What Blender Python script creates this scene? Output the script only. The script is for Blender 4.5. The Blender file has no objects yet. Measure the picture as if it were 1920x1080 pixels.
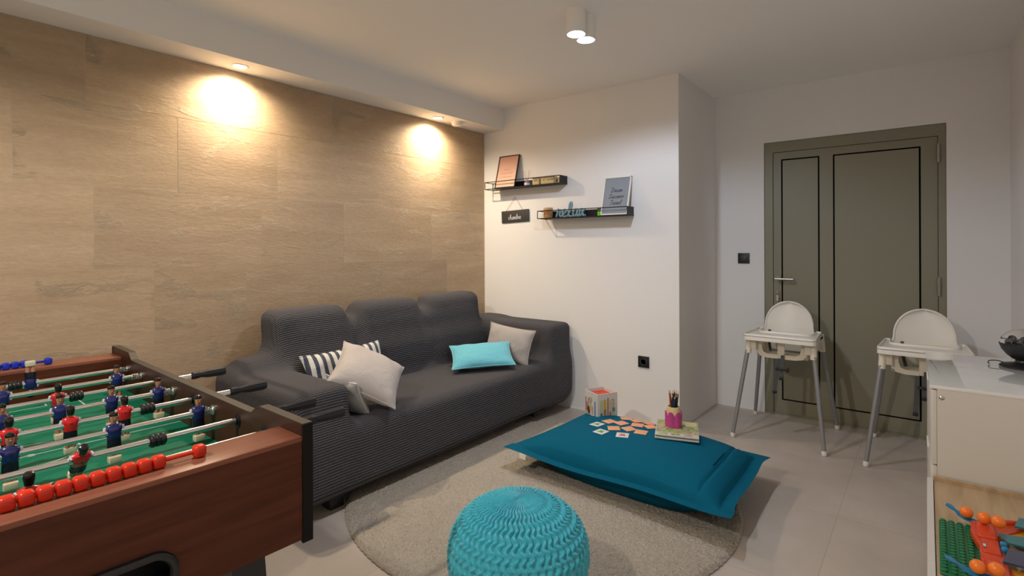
import bpy, bmesh, math, random
import numpy as np
from mathutils import Vector, Matrix
random.seed(7); np.random.seed(7)
S = bpy.context.scene; COL = S.collection
PI = math.pi

# ------------------------------------------------------------------ camera
th, ro, H, FPX = math.radians(38.061), math.radians(-0.232), 1.29, 991.44
Fv = Vector((-math.sin(th), math.cos(th), 0)); Rv = Vector((math.cos(th), math.sin(th), 0)); Uv = Vector((0, 0, 1))
R2 = Rv*math.cos(ro) + Uv*math.sin(ro); U2 = -Rv*math.sin(ro) + Uv*math.cos(ro)
cd = bpy.data.cameras.new('camera'); cam = bpy.data.objects.new('camera', cd); COL.objects.link(cam)
cd.sensor_width = 36; cd.lens = 36*FPX/1920; cd.shift_y = (462-540)/1920; cd.clip_start = .02
cam.matrix_world = Matrix(((R2.x, U2.x, -Fv.x, 0), (R2.y, U2.y, -Fv.y, 0), (R2.z, U2.z, -Fv.z, H), (0, 0, 0, 1)))
S.camera = cam
# ------------------------------------------------------------------ world, exposure
S.view_settings.view_transform = 'Standard'; S.view_settings.look = 'None'
S.view_settings.gamma = 1; S.view_settings.use_curve_mapping = False
S.view_settings.exposure = 0.46
w = bpy.data.worlds.new('world'); S.world = w; w.use_nodes = True
w.node_tree.nodes['Background'].inputs[0].default_value = (0.9, .85, .8, 1)
w.node_tree.nodes['Background'].inputs[1].default_value = 0.0
S.cycles.max_bounces = 12; S.cycles.diffuse_bounces = 6
# ------------------------------------------------------------------ room lamps
def lamp(name, kind, loc, energy, color, **kw):
    l = bpy.data.lights.new(name, kind); o = bpy.data.objects.new(name, l); COL.objects.link(o)
    o.location = loc; l.energy = energy; l.color = color
    for k, v in kw.items(): setattr(l, k, v)
    return o
COOL = (.86, .95, 1.12); SOFT = (1.0, .91, .80); WARM = (1.0, .81, .57)
XS = -3.036; ZS = 2.31; ZC = 2.493
for y in (2.335, 2.433):
    lamp('ceiling_lamp_light', 'SPOT', (-1.406, y, 2.365), 19.5, COOL, spot_size=math.radians(166), spot_blend=.3, shadow_soft_size=.03)
for y in (-.55, -.45):
    lamp('ceiling_lamp_light', 'SPOT', (-1.406, y, 2.365), 42, SOFT, spot_size=math.radians(166), spot_blend=.3, shadow_soft_size=.03)
for y in (1.401, 2.934):
    lamp('soffit_spot_light', 'SPOT', (XS, y, 2.297), 62, WARM, spot_size=math.radians(162), spot_blend=1.0, shadow_soft_size=.028)

# ------------------------------------------------------------------ helpers
def lin(c):
    if isinstance(c, str):
        c = [int(c[i:i+2], 16)/255 for i in (0, 2, 4)]
    return tuple(((v/12.92) if v <= .04045 else ((v+.055)/1.055)**2.4) for v in c[:3]) + (1,)
def nodes(m):
    return m.node_tree.nodes, m.node_tree.links
def mat(name, color, rough=.5, metal=0, noise=None, bump=None, spec=None, emit=None, coat=None, trans=None, sheen=None):
    """color linear rgb; noise=(scale, amount[, stretch]); bump=(scale, strength, dist)"""
    m = bpy.data.materials.new(name); m.use_nodes = True; N, L = nodes(m); b = N['Principled BSDF']
    c = tuple(color[:3]) + (1,)
    b.inputs['Base Color'].default_value = c; b.inputs['Roughness'].default_value = rough; b.inputs['Metallic'].default_value = metal
    if spec is not None: b.inputs['Specular IOR Level'].default_value = spec
    if coat: b.inputs['Coat Weight'].default_value = coat
    if trans: b.inputs['Transmission Weight'].default_value = trans
    if sheen: b.inputs['Sheen Weight'].default_value = sheen
    if emit: b.inputs['Emission Color'].default_value = tuple(emit[:3])+(1,); b.inputs['Emission Strength'].default_value = emit[3]
    tc = N.new('ShaderNodeTexCoord')
    if noise:
        mp = N.new('ShaderNodeMapping'); L.new(tc.outputs['Object'], mp.inputs['Vector'])
        if len(noise) > 2: mp.inputs['Scale'].default_value = noise[2]
        nz = N.new('ShaderNodeTexNoise'); nz.inputs['Scale'].default_value = noise[0]; nz.inputs['Detail'].default_value = 5
        L.new(mp.outputs[0], nz.inputs['Vector'])
        r = N.new('ShaderNodeValToRGB'); a = noise[1]
        r.color_ramp.elements[0].position = .3; r.color_ramp.elements[1].position = .7
        r.color_ramp.elements[0].color = tuple(v*(1-a) for v in c[:3])+(1,); r.color_ramp.elements[1].color = tuple(min(1, v*(1+a)) for v in c[:3])+(1,)
        L.new(nz.outputs['Fac'], r.inputs['Fac']); L.new(r.outputs['Color'], b.inputs['Base Color'])
    if bump:
        nz = N.new('ShaderNodeTexNoise'); nz.inputs['Scale'].default_value = bump[0]; nz.inputs['Detail'].default_value = 4
        L.new(tc.outputs['Object'], nz.inputs['Vector'])
        bp = N.new('ShaderNodeBump'); bp.inputs['Strength'].default_value = bump[1]; bp.inputs['Distance'].default_value = bump[2]
        L.new(nz.outputs['Fac'], bp.inputs['Height']); L.new(bp.outputs[0], b.inputs['Normal'])
    return m
def link(name, me, parent=None, loc=None, rot=None):
    o = bpy.data.objects.new(name, me); COL.objects.link(o)
    if parent: o.parent = parent
    if loc is not None: o.location = loc
    if rot is not None: o.rotation_euler = rot
    return o
def tag(o, label, cat, group=None, kind=None):
    o['label'] = label; o['category'] = cat
    if group: o['group'] = group
    if kind: o['kind'] = kind
    return o
def thing(name, label, cat, loc=(0, 0, 0), rz=0, group=None):
    o = bpy.data.objects.new(name, None); COL.objects.link(o); o.location = loc; o.rotation_euler = (0, 0, rz)
    o.empty_display_size = .05
    return tag(o, label, cat, group)
def struct(o): o['kind'] = 'structure'; return o
def dup(root, loc, rz=0, label=None, group=None):
    def cp(o, par):
        c = o.copy(); COL.objects.link(c); c.parent = par
        for ch in list(o.children): cp(ch, c)
        return c
    r = cp(root, None); r.location = loc; r.rotation_euler = (0, 0, rz)
    if label: r['label'] = label
    if group: r['group'] = group
    return r
class MB:
    """collects shapes, links them as one mesh object"""
    def __init__(s): s.v = []; s.f = []; s.m = []; s.mi = 0; s.sm = []
    def add(s, vs, fs, smooth=False):
        n = len(s.v); s.v += [tuple(v) for v in vs]
        for f in fs: s.f.append(tuple(i+n for i in f)); s.m.append(s.mi); s.sm.append(smooth)
        return s
    def box(s, a, b, M=None):
        (x0, y0, z0), (x1, y1, z1) = a, b
        vs = [(x0, y0, z0), (x1, y0, z0), (x1, y1, z0), (x0, y1, z0), (x0, y0, z1), (x1, y0, z1), (x1, y1, z1), (x0, y1, z1)]
        if M is not None: vs = [M @ Vector(v) for v in vs]
        return s.add(vs, [(0, 3, 2, 1), (4, 5, 6, 7), (0, 1, 5, 4), (1, 2, 6, 5), (2, 3, 7, 6), (3, 0, 4, 7)])
    def rbox(s, a, b, r=.005, seg=3, M=None):
        bm = bmesh.new(); bmesh.ops.create_cube(bm, size=1)
        c = [(a[i]+b[i])/2 for i in range(3)]; d = [b[i]-a[i] for i in range(3)]
        for v in bm.verts: v.co = Vector((c[0]+v.co.x*d[0], c[1]+v.co.y*d[1], c[2]+v.co.z*d[2]))
        bmesh.ops.bevel(bm, geom=bm.edges[:], offset=min(r, min(d)*.49), segments=seg, profile=.5, affect='EDGES')
        vs = [(M @ v.co) if M is not None else v.co.copy() for v in bm.verts]; bm.verts.index_update()
        s.add(vs, [[v.index for v in f.verts] for f in bm.faces], True); bm.free(); return s
    def tube(s, pts, r, seg=8, closed=False, caps=True):
        pts = [Vector(p) for p in pts]; n = len(pts); rs = r if isinstance(r, (list, tuple)) else [r]*n
        up = None; rings = []
        for i, p in enumerate(pts):
            if closed: t = pts[(i+1) % n]-pts[i-1]
            else: t = pts[min(i+1, n-1)]-pts[max(i-1, 0)]
            t = t.normalized() if t.length > 1e-9 else Vector((0, 0, 1))
            if up is None:
                up = t.orthogonal().normalized()
            up = (up-t*up.dot(t)); up = up.normalized() if up.length > 1e-6 else t.orthogonal().normalized()
            sd = t.cross(up)
            rings.append([p+(up*math.cos(2*PI*k/seg)+sd*math.sin(2*PI*k/seg))*rs[i] for k in range(seg)])
        vs = [v for R in rings for v in R]; fs = []
        for i in range(n if closed else n-1):
            j = (i+1) % n
            for k in range(seg): fs.append((i*seg+k, i*seg+(k+1) % seg, j*seg+(k+1) % seg, j*seg+k))
        s.add(vs, fs, True)
        if not closed and caps:
            n0 = len(s.v)-len(vs)
            s.f += [tuple(n0+k for k in reversed(range(seg))), tuple(n0+(n-1)*seg+k for k in range(seg))]; s.m += [s.mi]*2; s.sm += [False]*2
        return s
    def lathe(s, prof, c=(0, 0, 0), seg=32, M=None, smooth=True):
        vs = []; fs = []; n = len(prof)
        for (r, z) in prof:
            for k in range(seg):
                a = 2*PI*k/seg; v = Vector((c[0]+r*math.cos(a), c[1]+r*math.sin(a), c[2]+z)); vs.append(M @ v if M is not None else v)
        for i in range(n-1):
            for k in range(seg): fs.append((i*seg+k, i*seg+(k+1) % seg, (i+1)*seg+(k+1) % seg, (i+1)*seg+k))
        if prof[0][0] > 1e-6: fs.append(tuple(reversed(range(seg))))
        if prof[-1][0] > 1e-6: fs.append(tuple((n-1)*seg+k for k in range(seg)))
        return s.add(vs, fs, smooth)
    def loft(s, secs, seg=12, M=None, pw=2.0):
        """secs: (cx, cy, z, rx, ry)"""
        vs = []; fs = []
        for (cx, cy, z, rx, ry) in secs:
            for k in range(seg):
                a = 2*PI*k/seg; ca, sa = math.cos(a), math.sin(a); e = 2/pw
                v = Vector((cx+rx*math.copysign(abs(ca)**e, ca), cy+ry*math.copysign(abs(sa)**e, sa), z)); vs.append(M @ v if M is not None else v)
        n = len(secs)
        for i in range(n-1):
            for k in range(seg): fs.append((i*seg+k, i*seg+(k+1) % seg, (i+1)*seg+(k+1) % seg, (i+1)*seg+k))
        fs.append(tuple(reversed(range(seg)))); fs.append(tuple((n-1)*seg+k for k in range(seg)))
        return s.add(vs, fs, True)
    def prism(s, poly, z0, z1, M=None):
        n = len(poly); vs = [Vector((x, y, z0)) for x, y in poly]+[Vector((x, y, z1)) for x, y in poly]
        if M is not None: vs = [M @ v for v in vs]
        fs = [tuple(reversed(range(n))), tuple(range(n, 2*n))]+[(i, (i+1) % n, (i+1) % n+n, i+n) for i in range(n)]
        return s.add(vs, fs)
    def ball(s, c, r, seg=16, rings=10, sc=(1, 1, 1)):
        vs = []; fs = []
        for i in range(rings+1):
            a = PI*i/rings
            for k in range(seg):
                b = 2*PI*k/seg; vs.append((c[0]+r*sc[0]*math.sin(a)*math.cos(b), c[1]+r*sc[1]*math.sin(a)*math.sin(b), c[2]-r*sc[2]*math.cos(a)))
        for i in range(rings):
            for k in range(seg): fs.append((i*seg+k, i*seg+(k+1) % seg, (i+1)*seg+(k+1) % seg, (i+1)*seg+k))
        return s.add(vs, fs, True)
    def build(s, name, mats, parent=None, loc=None, rot=None):
        me = bpy.data.meshes.new(name); me.from_pydata([tuple(v) for v in s.v], [], s.f)
        for m in (mats if isinstance(mats, (list, tuple)) else [mats]): me.materials.append(m)
        me.polygons.foreach_set('material_index', s.m); me.polygons.foreach_set('use_smooth', s.sm)
        bm = bmesh.new(); bm.from_mesh(me); bmesh.ops.remove_doubles(bm, verts=bm.verts, dist=1e-6); bmesh.ops.recalc_face_normals(bm, faces=bm.faces); bm.to_mesh(me); bm.free()
        try: me.set_sharp_from_angle(angle=math.radians(40))
        except Exception: pass
        return link(name, me, parent, loc, rot)
def grid_mesh(name, P, m, parent=None, closed_u=False, loc=None, smooth=True, uv=None):
    """P: array (nu, nv, 3)"""
    nu, nv = P.shape[:2]; idx = np.arange(nu*nv).reshape(nu, nv)
    if closed_u: a = idx; b = np.roll(idx, -1, 0)
    else: a = idx[:-1]; b = idx[1:]
    F = np.stack([a[:, :-1], b[:, :-1], b[:, 1:], a[:, 1:]], -1).reshape(-1, 4)
    me = bpy.data.meshes.new(name); me.from_pydata(P.reshape(-1, 3).tolist(), [], F.tolist()); me.materials.append(m)
    me.polygons.foreach_set('use_smooth', [smooth]*len(me.polygons))
    bm = bmesh.new(); bm.from_mesh(me); bmesh.ops.remove_doubles(bm, verts=bm.verts, dist=1e-6); bmesh.ops.recalc_face_normals(bm, faces=bm.faces); bm.to_mesh(me); bm.free()
    return link(name, me, parent, loc)
def text(name, body, size, M, m, parent=None, extrude=.0006, shear=0, spacing=1, bold=0, align='CENTER'):
    cu = bpy.data.curves.new(name, 'FONT'); cu.body = body; cu.size = size; cu.extrude = extrude; cu.shear = shear; cu.offset = bold
    cu.align_x = align; cu.align_y = 'CENTER'; cu.space_character = spacing
    t = bpy.data.objects.new(name, cu); COL.objects.link(t); bpy.context.view_layer.update()
    me = bpy.data.meshes.new_from_object(t.evaluated_get(bpy.context.evaluated_depsgraph_get()))
    bpy.data.objects.remove(t); me.materials.clear(); me.materials.append(m); me.transform(M)
    return link(name, me, parent)
def frame(o, x, y, n=None):
    """matrix with local X along x, local Y along y (orthonormalised), origin o"""
    x = Vector(x).normalized(); y = Vector(y); y = (y-x*y.dot(x)).normalized(); z = x.cross(y)
    return Matrix(((x.x, y.x, z.x, o[0]), (x.y, y.y, z.y, o[1]), (x.z, y.z, z.z, o[2]), (0, 0, 0, 1)))
def spline(pts, n=6, closed=False):
    P = [np.array(p, float) for p in pts]; N = len(P); out = []
    for i in range(N if closed else N-1):
        p0 = P[(i-1) % N] if closed or i > 0 else P[0]; p1 = P[i]; p2 = P[(i+1) % N]; p3 = P[(i+2) % N] if closed or i+2 < N else P[-1]
        for k in range(n):
            t = k/n; out.append(.5*((2*p1)+(-p0+p2)*t+(2*p0-5*p1+4*p2-p3)*t*t+(-p0+3*p1-3*p2+p3)*t**3))
    if not closed: out.append(P[-1])
    return out
# single-line script letters (x-height 1); each: advance, strokes
SCRIPT = {
 'r': (.80, [[(0, .0), (.15, .5), (.2, 1.1), (.3, .95), (.6, .95), (.55, .5), (.58, .12), (.80, 0.0)]]),
 'e': (.85, [[(0, 0.0), (.3, .35), (.6, .65), (.5, 1), (.25, .95), (.12, .5), (.28, .05), (.6, 0), (.85, 0.05)]]),
 'l': (.7, [[(0, 0), (.3, .6), (.55, 1.5), (.45, 2.05), (.25, 1.9), (.18, 1.2), (.2, .4), (.35, .02), (.7, 0.0)]]),
 'a': (1.05, [[(0, 0), (.22, .06)], [(.74, .82), (.48, 1.0), (.18, .72), (.16, .28), (.40, 0), (.66, .22), (.78, .95), (.76, .35), (.86, .02), (1.05, 0.0)]]),
 'x': (.95, [[(0, 0), (.15, .85), (.35, .95), (.5, .5), (.65, .05), (.95, 0.1)], [(.85, .95), (.6, .75), (.4, .2), (.1, 0)]]),
 'c': (.8, [[(.60, .80), (.40, 1.0), (.14, .72), (.12, .28), (.38, 0), (.8, 0.0)]]),
 'h': (1.0, [[(0, 0), (.25, .5), (.5, 1.5), (.4, 2), (.22, 1.7), (.18, .8), (.16, 0), (.25, .6), (.5, .98), (.68, .8), (.7, .2), (.8, 0), (1.0, 0.0)]]),
 'm': (1.3, [[(0, 0), (.15, .9), (.18, 0), (.22, .6), (.42, .98), (.55, .7), (.56, 0), (.62, .6), (.82, .98), (.98, .7), (1.0, .15), (1.12, 0), (1.3, 0.0)]]),
 'b': (.9, [[(0, 0), (.25, .5), (.5, 1.5), (.4, 2), (.22, 1.7), (.18, .8), (.2, .1), (.45, 0), (.62, .4), (.52, .85), (.45, .7), (.9, .75)]]),
 'i': (.5, [[(0, 0), (.2, .95), (.22, .2), (.35, 0), (.5, 0)], [(.24, 1.35), (.27, 1.42)]]),
 's': (.75, [[(0, 0), (.35, .95), (.38, 1.0), (.5, .45), (.4, .0), (.15, .02), (.5, 0), (.75, 0)]]),
 'o': (.85, [[(0, 0), (.15, .5), (.4, 1), (.16, .7), (.2, .1), (.5, .05), (.62, .6), (.42, 1), (.85, .85)]]),
 'v': (.85, [[(0, .1), (.12, .9), (.22, .95), (.35, .1), (.42, 0), (.62, .6), (.66, .98), (.85, .9)]]),
 'D': (1.5, [[(.4, 1.9), (.38, 1.0), (.25, .05), (.1, .1), (.5, 0), (1.0, .2), (1.3, .9), (1.05, 1.7), (.5, 2), (.05, 1.7)]]),
 'T': (1.2, [[(.0, 1.7), (.3, 1.95), (1.3, 1.95)], [(.75, 1.95), (.6, 1.0), (.5, .1), (.3, 0)]]),
 'z': (.8, [[(0, 0), (.1, .9), (.6, .9), (.1, .05), (.8, 0)]])}
def script(mb, word, M, xh, r, seg=6, space=0, slant=.15, zoff=0, n=5):
    x = 0
    for ch in word:
        adv, strokes = SCRIPT[ch]
        for st in strokes:
            mb.tube([M @ Vector(((x+p[0]+slant*p[1])*xh, p[1]*xh, zoff)) for p in spline(st, n)], r, seg)
        x += adv+space
def script_width(word, xh, space=0): return sum(SCRIPT[c][0]+space for c in word)*xh

# ------------------------------------------------------------------ materials
M_wall = mat('white_paint', (.80, .795, .79), .85, bump=(400, .08, .001))
M_ceil = mat('ceiling_paint', (.90, .89, .87), .9)
M_white = mat('white_plastic', lin('e9e6de'), .32)
M_cream = mat('cream_plastic', lin('e2dccb'), .38)
M_lacq = mat('white_lacquer', lin('cfcbc4'), .4)
M_gloss = mat('white_glass_top', lin('dddfdd'), .06, coat=1.0)
M_black = mat('black_plastic', (.012, .012, .014), .38)
M_edge = mat('black_edge', (.009, .008, .008), .6, spec=.15)
M_grip = mat('grip_rubber', (.016, .016, .020), .55, spec=.3)
M_blackmetal = mat('black_metal', (.012, .011, .013), .45, .3)
M_chrome = mat('chrome', (.92, .92, .95), .24, 1.0)
M_steel = mat('brushed_steel', (.55, .53, .5), .35, 1.0)
M_grey_leg = mat('grey_paint_metal', (.26, .262, .27), .38, .25)
M_red = mat('red_plastic', (.62, .025, .006), .25)
M_blue = mat('blue_plastic', (.008, .03, .42), .28)
M_door = mat('sage_paint', (.24, .232, .165), .42, bump=(300, .04, .001))
M_groove = mat('groove_black', (.002, .002, .002), .9, spec=.1)
M_hinge = mat('hinge_metal', (.30, .29, .24), .4, .4)
M_emit = mat('lamp_lens', (1, 1, 1), .3, emit=(1, .97, .92, 30))
M_emitw = mat('warm_lamp_lens', (1, 1, 1), .3, emit=(1, .9, .7, 22))
M_strap = mat('grey_webbing', (.075, .08, .085), .8, bump=(600, .3, .001))

def stone_mat():
    m = bpy.data.materials.new('travertine'); m.use_nodes = True; N, L = nodes(m); b = N['Principled BSDF']
    b.inputs['Roughness'].default_value = .62
    g = N.new('ShaderNodeNewGeometry'); at = N.new('ShaderNodeAttribute'); at.attribute_name = 'tile'
    sc = N.new('ShaderNodeVectorMath'); sc.operation = 'SCALE'; sc.inputs['Scale'].default_value = 37.0
    L.new(at.outputs['Color'], sc.inputs[0])
    ad = N.new('ShaderNodeVectorMath'); L.new(g.outputs['Position'], ad.inputs[0]); L.new(sc.outputs[0], ad.inputs[1])
    def mapped(s):
        mp = N.new('ShaderNodeMapping'); mp.inputs['Scale'].default_value = s; L.new(ad.outputs[0], mp.inputs['Vector']); return mp.outputs[0]
    def noise(v, scale, det=6, rough=.6, dist=0):
        n = N.new('ShaderNodeTexNoise'); n.inputs['Scale'].default_value = scale; n.inputs['Detail'].default_value = det
        n.inputs['Roughness'].default_value = rough; n.inputs['Distortion'].default_value = dist; L.new(v, n.inputs['Vector']); return n.outputs['Fac']
    def ramp(f, p0, p1, c0=(0, 0, 0, 1), c1=(1, 1, 1, 1)):
        r = N.new('ShaderNodeValToRGB'); r.color_ramp.elements[0].position = p0; r.color_ramp.elements[1].position = p1
        r.color_ramp.elements[0].color = c0; r.color_ramp.elements[1].color = c1; L.new(f, r.inputs['Fac']); return r.outputs['Color']
    def mul(a, c, op='MULTIPLY'):
        k = N.new('ShaderNodeMath'); k.operation = op
        for i, q in enumerate((a, c)):
            if isinstance(q, (int, float)): k.inputs[i].default_value = q
            else: L.new(q, k.inputs[i])
        return k.outputs[0]
    veins = noise(mapped((1, .45, 3.2)), 4, 8, .6, .5)
    fine = noise(mapped((1, 2.2, 7)), 12, 6, .7, .2)
    col = ramp(veins, .32, .70, (.385, .275, .172, 1), (.465, .345, .228, 1))
    mx = N.new('ShaderNodeMix'); mx.data_type = 'RGBA'; mx.blend_type = 'OVERLAY'; mx.inputs[0].default_value = .3
    L.new(col, mx.inputs[6]); L.new(ramp(fine, .25, .75, (.33, .33, .33, 1), (.66, .66, .66, 1)), mx.inputs[7])
    # tile tint
    hs = N.new('ShaderNodeHueSaturation'); L.new(mx.outputs[2], hs.inputs['Color'])
    sep = N.new('ShaderNodeSeparateColor'); L.new(at.outputs['Color'], sep.inputs[0])
    L.new(mul(mul(sep.outputs[0], .16), .92, 'ADD'), hs.inputs['Value'])
    # patches with rough sculpted ridges
    patch = ramp(noise(mapped((1, .8, 1.9)), 2.3, 3, .55, 1.0), .575, .655)
    ridn = noise(mapped((1, .7, 2.6)), 16, 9, .72, 1.3)
    ridge = mul(mul(mul(ridn, -.5, 'ADD'), 0, 'ADD'), -1); ab = N.new('ShaderNodeMath'); ab.operation = 'ABSOLUTE'; L.new(ridge, ab.inputs[0])
    crest = ramp(ab.outputs[0], .0, .055, (1, 1, 1, 1), (0, 0, 0, 1))
    pit = mul(patch, crest)
    chips = mul(ramp(noise(mapped((1, .8, 2.4)), 20, 5, .6, .8), .66, .72), ramp(noise(mapped((1, 1, 1)), 1.7, 2, .5), .45, .6))
    light = N.new('ShaderNodeMix'); light.data_type = 'RGBA'; L.new(mul(mul(mul(pit, .55), mul(patch, .16), 'ADD'), mul(chips, .35), 'ADD'), light.inputs[0])
    L.new(hs.outputs[0], light.inputs[6]); light.inputs[7].default_value = (.56, .46, .33, 1)
    L.new(light.outputs[2], b.inputs['Base Color'])
    h = mul(mul(mul(mul(pit, .9), mul(patch, .12), 'ADD'), mul(chips, .5), 'ADD'), mul(fine, .35), 'ADD')
    bp = N.new('ShaderNodeBump'); bp.inputs['Strength'].default_value = .65; bp.inputs['Distance'].default_value = .0065
    L.new(h, bp.inputs['Height']); L.new(bp.outputs[0], b.inputs['Normal'])
    return m
M_stone = stone_mat(); M_joint = mat('stone_joint', (.50, .41, .28), .7)

def floor_mat():
    m = bpy.data.materials.new('concrete_tile'); m.use_nodes = True; N, L = nodes(m); b = N['Principled BSDF']
    b.inputs['Roughness'].default_value = .42
    g = N.new('ShaderNodeNewGeometry'); mp = N.new('ShaderNodeMapping'); mp.inputs['Location'].default_value = (.336, -2.94+.02, 0); L.new(g.outputs['Position'], mp.inputs['Vector'])
    br = N.new('ShaderNodeTexBrick'); br.offset = 0; br.inputs['Scale'].default_value = 1; br.inputs['Mortar Size'].default_value = .0018
    br.inputs['Brick Width'].default_value = .70; br.inputs['Row Height'].default_value = .70; br.inputs['Mortar Smooth'].default_value = .5
    br.inputs['Color1'].default_value = (1, 1, 1, 1); br.inputs['Color2'].default_value = (.94, .94, .95, 1); br.inputs['Mortar'].default_value = (.72, .70, .68, 1)
    L.new(mp.outputs[0], br.inputs['Vector'])
    nz = N.new('ShaderNodeTexNoise'); nz.inputs['Scale'].default_value = 2.2; nz.inputs['Detail'].default_value = 8; nz.inputs['Roughness'].default_value = .62; L.new(g.outputs['Position'], nz.inputs['Vector'])
    r = N.new('ShaderNodeValToRGB'); r.color_ramp.elements[0].position = .3; r.color_ramp.elements[1].position = .72
    r.color_ramp.elements[0].color = (.43, .38, .335, 1); r.color_ramp.elements[1].color = (.54, .48, .43, 1); L.new(nz.outputs['Fac'], r.inputs['Fac'])
    mx = N.new('ShaderNodeMix'); mx.data_type = 'RGBA'; mx.blend_type = 'MULTIPLY'; mx.inputs[0].default_value = 1
    L.new(r.outputs[0], mx.inputs[6]); L.new(br.outputs['Color'], mx.inputs[7]); L.new(mx.outputs[2], b.inputs['Base Color'])
    return m
M_floor = floor_mat()

def wood_mat(name, c0, c1, rough=.3, axis=(14, 1, 14), scale=3):
    m = bpy.data.materials.new(name); m.use_nodes = True; N, L = nodes(m); b = N['Principled BSDF']; b.inputs['Roughness'].default_value = rough; b.inputs['Specular IOR Level'].default_value = .22
    tc = N.new('ShaderNodeTexCoord'); mp = N.new('ShaderNodeMapping'); mp.inputs['Scale'].default_value = axis; L.new(tc.outputs['Object'], mp.inputs['Vector'])
    nz = N.new('ShaderNodeTexNoise'); nz.inputs['Scale'].default_value = scale; nz.inputs['Detail'].default_value = 7; nz.inputs['Distortion'].default_value = .6; L.new(mp.outputs[0], nz.inputs['Vector'])
    r = N.new('ShaderNodeValToRGB'); r.color_ramp.elements[0].position = .32; r.color_ramp.elements[1].position = .7
    r.color_ramp.elements[0].color = c0+(1,); r.color_ramp.elements[1].color = c1+(1,); L.new(nz.outputs['Fac'], r.inputs['Fac']); L.new(r.outputs[0], b.inputs['Base Color'])
    return m
M_maho = wood_mat('mahogany_laminate', (.062, .016, .007), (.11, .031, .014), .5, (1.5, 1.5, 22), 2)
M_maho_top = wood_mat('mahogany_rail', (.20, .07, .042), (.27, .10, .062), .30, (22, 1.2, 22), 2)
M_dark_panel = wood_mat('dark_laminate', (.040, .014, .008), (.064, .024, .014), .45, (1.5, 14, 14), 2)
M_panel_cap = mat('dark_edge_cap', (.058, .046, .036), .5, spec=.3)
M_oak = wood_mat('light_oak', (.37, .255, .145), (.50, .365, .225), .4, (16, 1.6, 16), 2.5)

def knit_mat():
    m = bpy.data.materials.new('charcoal_knit'); m.use_nodes = True; N, L = nodes(m); b = N['Principled BSDF']; b.inputs['Roughness'].default_value = .85
    b.inputs['Specular IOR Level'].default_value = .25
    uv = N.new('ShaderNodeUVMap'); uv.uv_map = 'UVMap'
    sp = N.new('ShaderNodeSeparateXYZ'); L.new(uv.outputs[0], sp.inputs[0])
    def mth(op, a, c=None):
        k = N.new('ShaderNodeMath'); k.operation = op
        for i, q in enumerate((a, c)):
            if q is None: continue
            if isinstance(q, (int, float)): k.inputs[i].default_value = q
            else: L.new(q, k.inputs[i])
        return k.outputs[0]
    row = mth('ABSOLUTE', mth('SINE', mth('MULTIPLY', sp.outputs[1], PI/.0135)))
    colm = mth('ABSOLUTE', mth('SINE', mth('MULTIPLY', sp.outputs[0], PI/.0105)))
    h = mth('MULTIPLY', mth('POWER', row, .7), mth('ADD', mth('MULTIPLY', mth('POWER', colm, .8), .38), .62))
    r = N.new('ShaderNodeValToRGB'); r.color_ramp.elements[0].position = .12; r.color_ramp.elements[1].position = .8
    r.color_ramp.elements[0].color = (.012, .012, .0145, 1); r.color_ramp.elements[1].color = (.098, .096, .108, 1); L.new(h, r.inputs['Fac']); L.new(r.outputs[0], b.inputs['Base Color'])
    bp = N.new('ShaderNodeBump'); bp.inputs['Strength'].default_value = .8; bp.inputs['Distance'].default_value = .006
    L.new(h, bp.inputs['Height']); L.new(bp.outputs[0], b.inputs['Normal'])
    return m
M_knit = knit_mat()
def fabric(name, c, bumpd=.0008, scale=500, wr=None):
    m = mat(name, c, .88, sheen=.15)
    N, L = nodes(m); b = N['Principled BSDF']; tc = N.new('ShaderNodeTexCoord')
    n1 = N.new('ShaderNodeTexNoise'); n1.inputs['Scale'].default_value = scale; L.new(tc.outputs['Object'], n1.inputs['Vector'])
    n2 = N.new('ShaderNodeTexNoise'); n2.inputs['Scale'].default_value = 9; n2.inputs['Detail'].default_value = 3; n2.inputs['Distortion'].default_value = 1.2; L.new(tc.outputs['Object'], n2.inputs['Vector'])
    b1 = N.new('ShaderNodeBump'); b1.inputs['Strength'].default_value = .5; b1.inputs['Distance'].default_value = bumpd; L.new(n1.outputs['Fac'], b1.inputs['Height'])
    b2 = N.new('ShaderNodeBump'); b2.inputs['Strength'].default_value = .5; b2.inputs['Distance'].default_value = wr or .015; L.new(n2.outputs['Fac'], b2.inputs['Height']); L.new(b1.outputs[0], b2.inputs['Normal'])
    L.new(b2.outputs[0], b.inputs['Normal']); return m

# ================================================================== ROOM
XL, XR, YS, YD, XP, YB = -3.143, .407, 3.612, 4.424, -1.353, -1.9
def bx(name, a, b, m, parent=None, kind=True):
    o = MB().box(a, b).build(name, m, parent)
    return struct(o) if kind else o
bx('floor', (XL-.15, YB-.15, -.12), (XR+.15, YD+.2, 0), M_floor)
bx('ceiling', (XL-.15, YB-.15, ZC), (XR+.15, YD+.2, ZC+.12), M_ceil)
bx('ceiling_soffit', (XL-.001, YB, ZS), (-2.92, YS, ZC+.001), M_wall); bpy.data.objects['ceiling_soffit'].name = 'trim_1'
bx('wall_back', (XL-.15, YS, 0), (XP, YD+.15, ZC), M_wall)
bx('wall_front', (XL-.15, YB-.15, 0), (XR+.15, YB, ZC), M_wall)
bx('wall_right', (XR, YB, 0), (XR+.15, YD+.15, ZC), M_wall)
# door wall with the opening
DX0, DX1, DZ = -.986, .105, 2.08
mb = MB(); mb.box((XP, YD, 0), (DX0, YD+.15, ZC)).box((DX1, YD, 0), (XR, YD+.15, ZC)).box((DX0, YD, DZ), (DX1, YD+.15, ZC)).box((DX0, YD+.12, 0), (DX1, YD+.15, DZ))
struct(mb.build('wall_door', M_wall))
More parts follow.
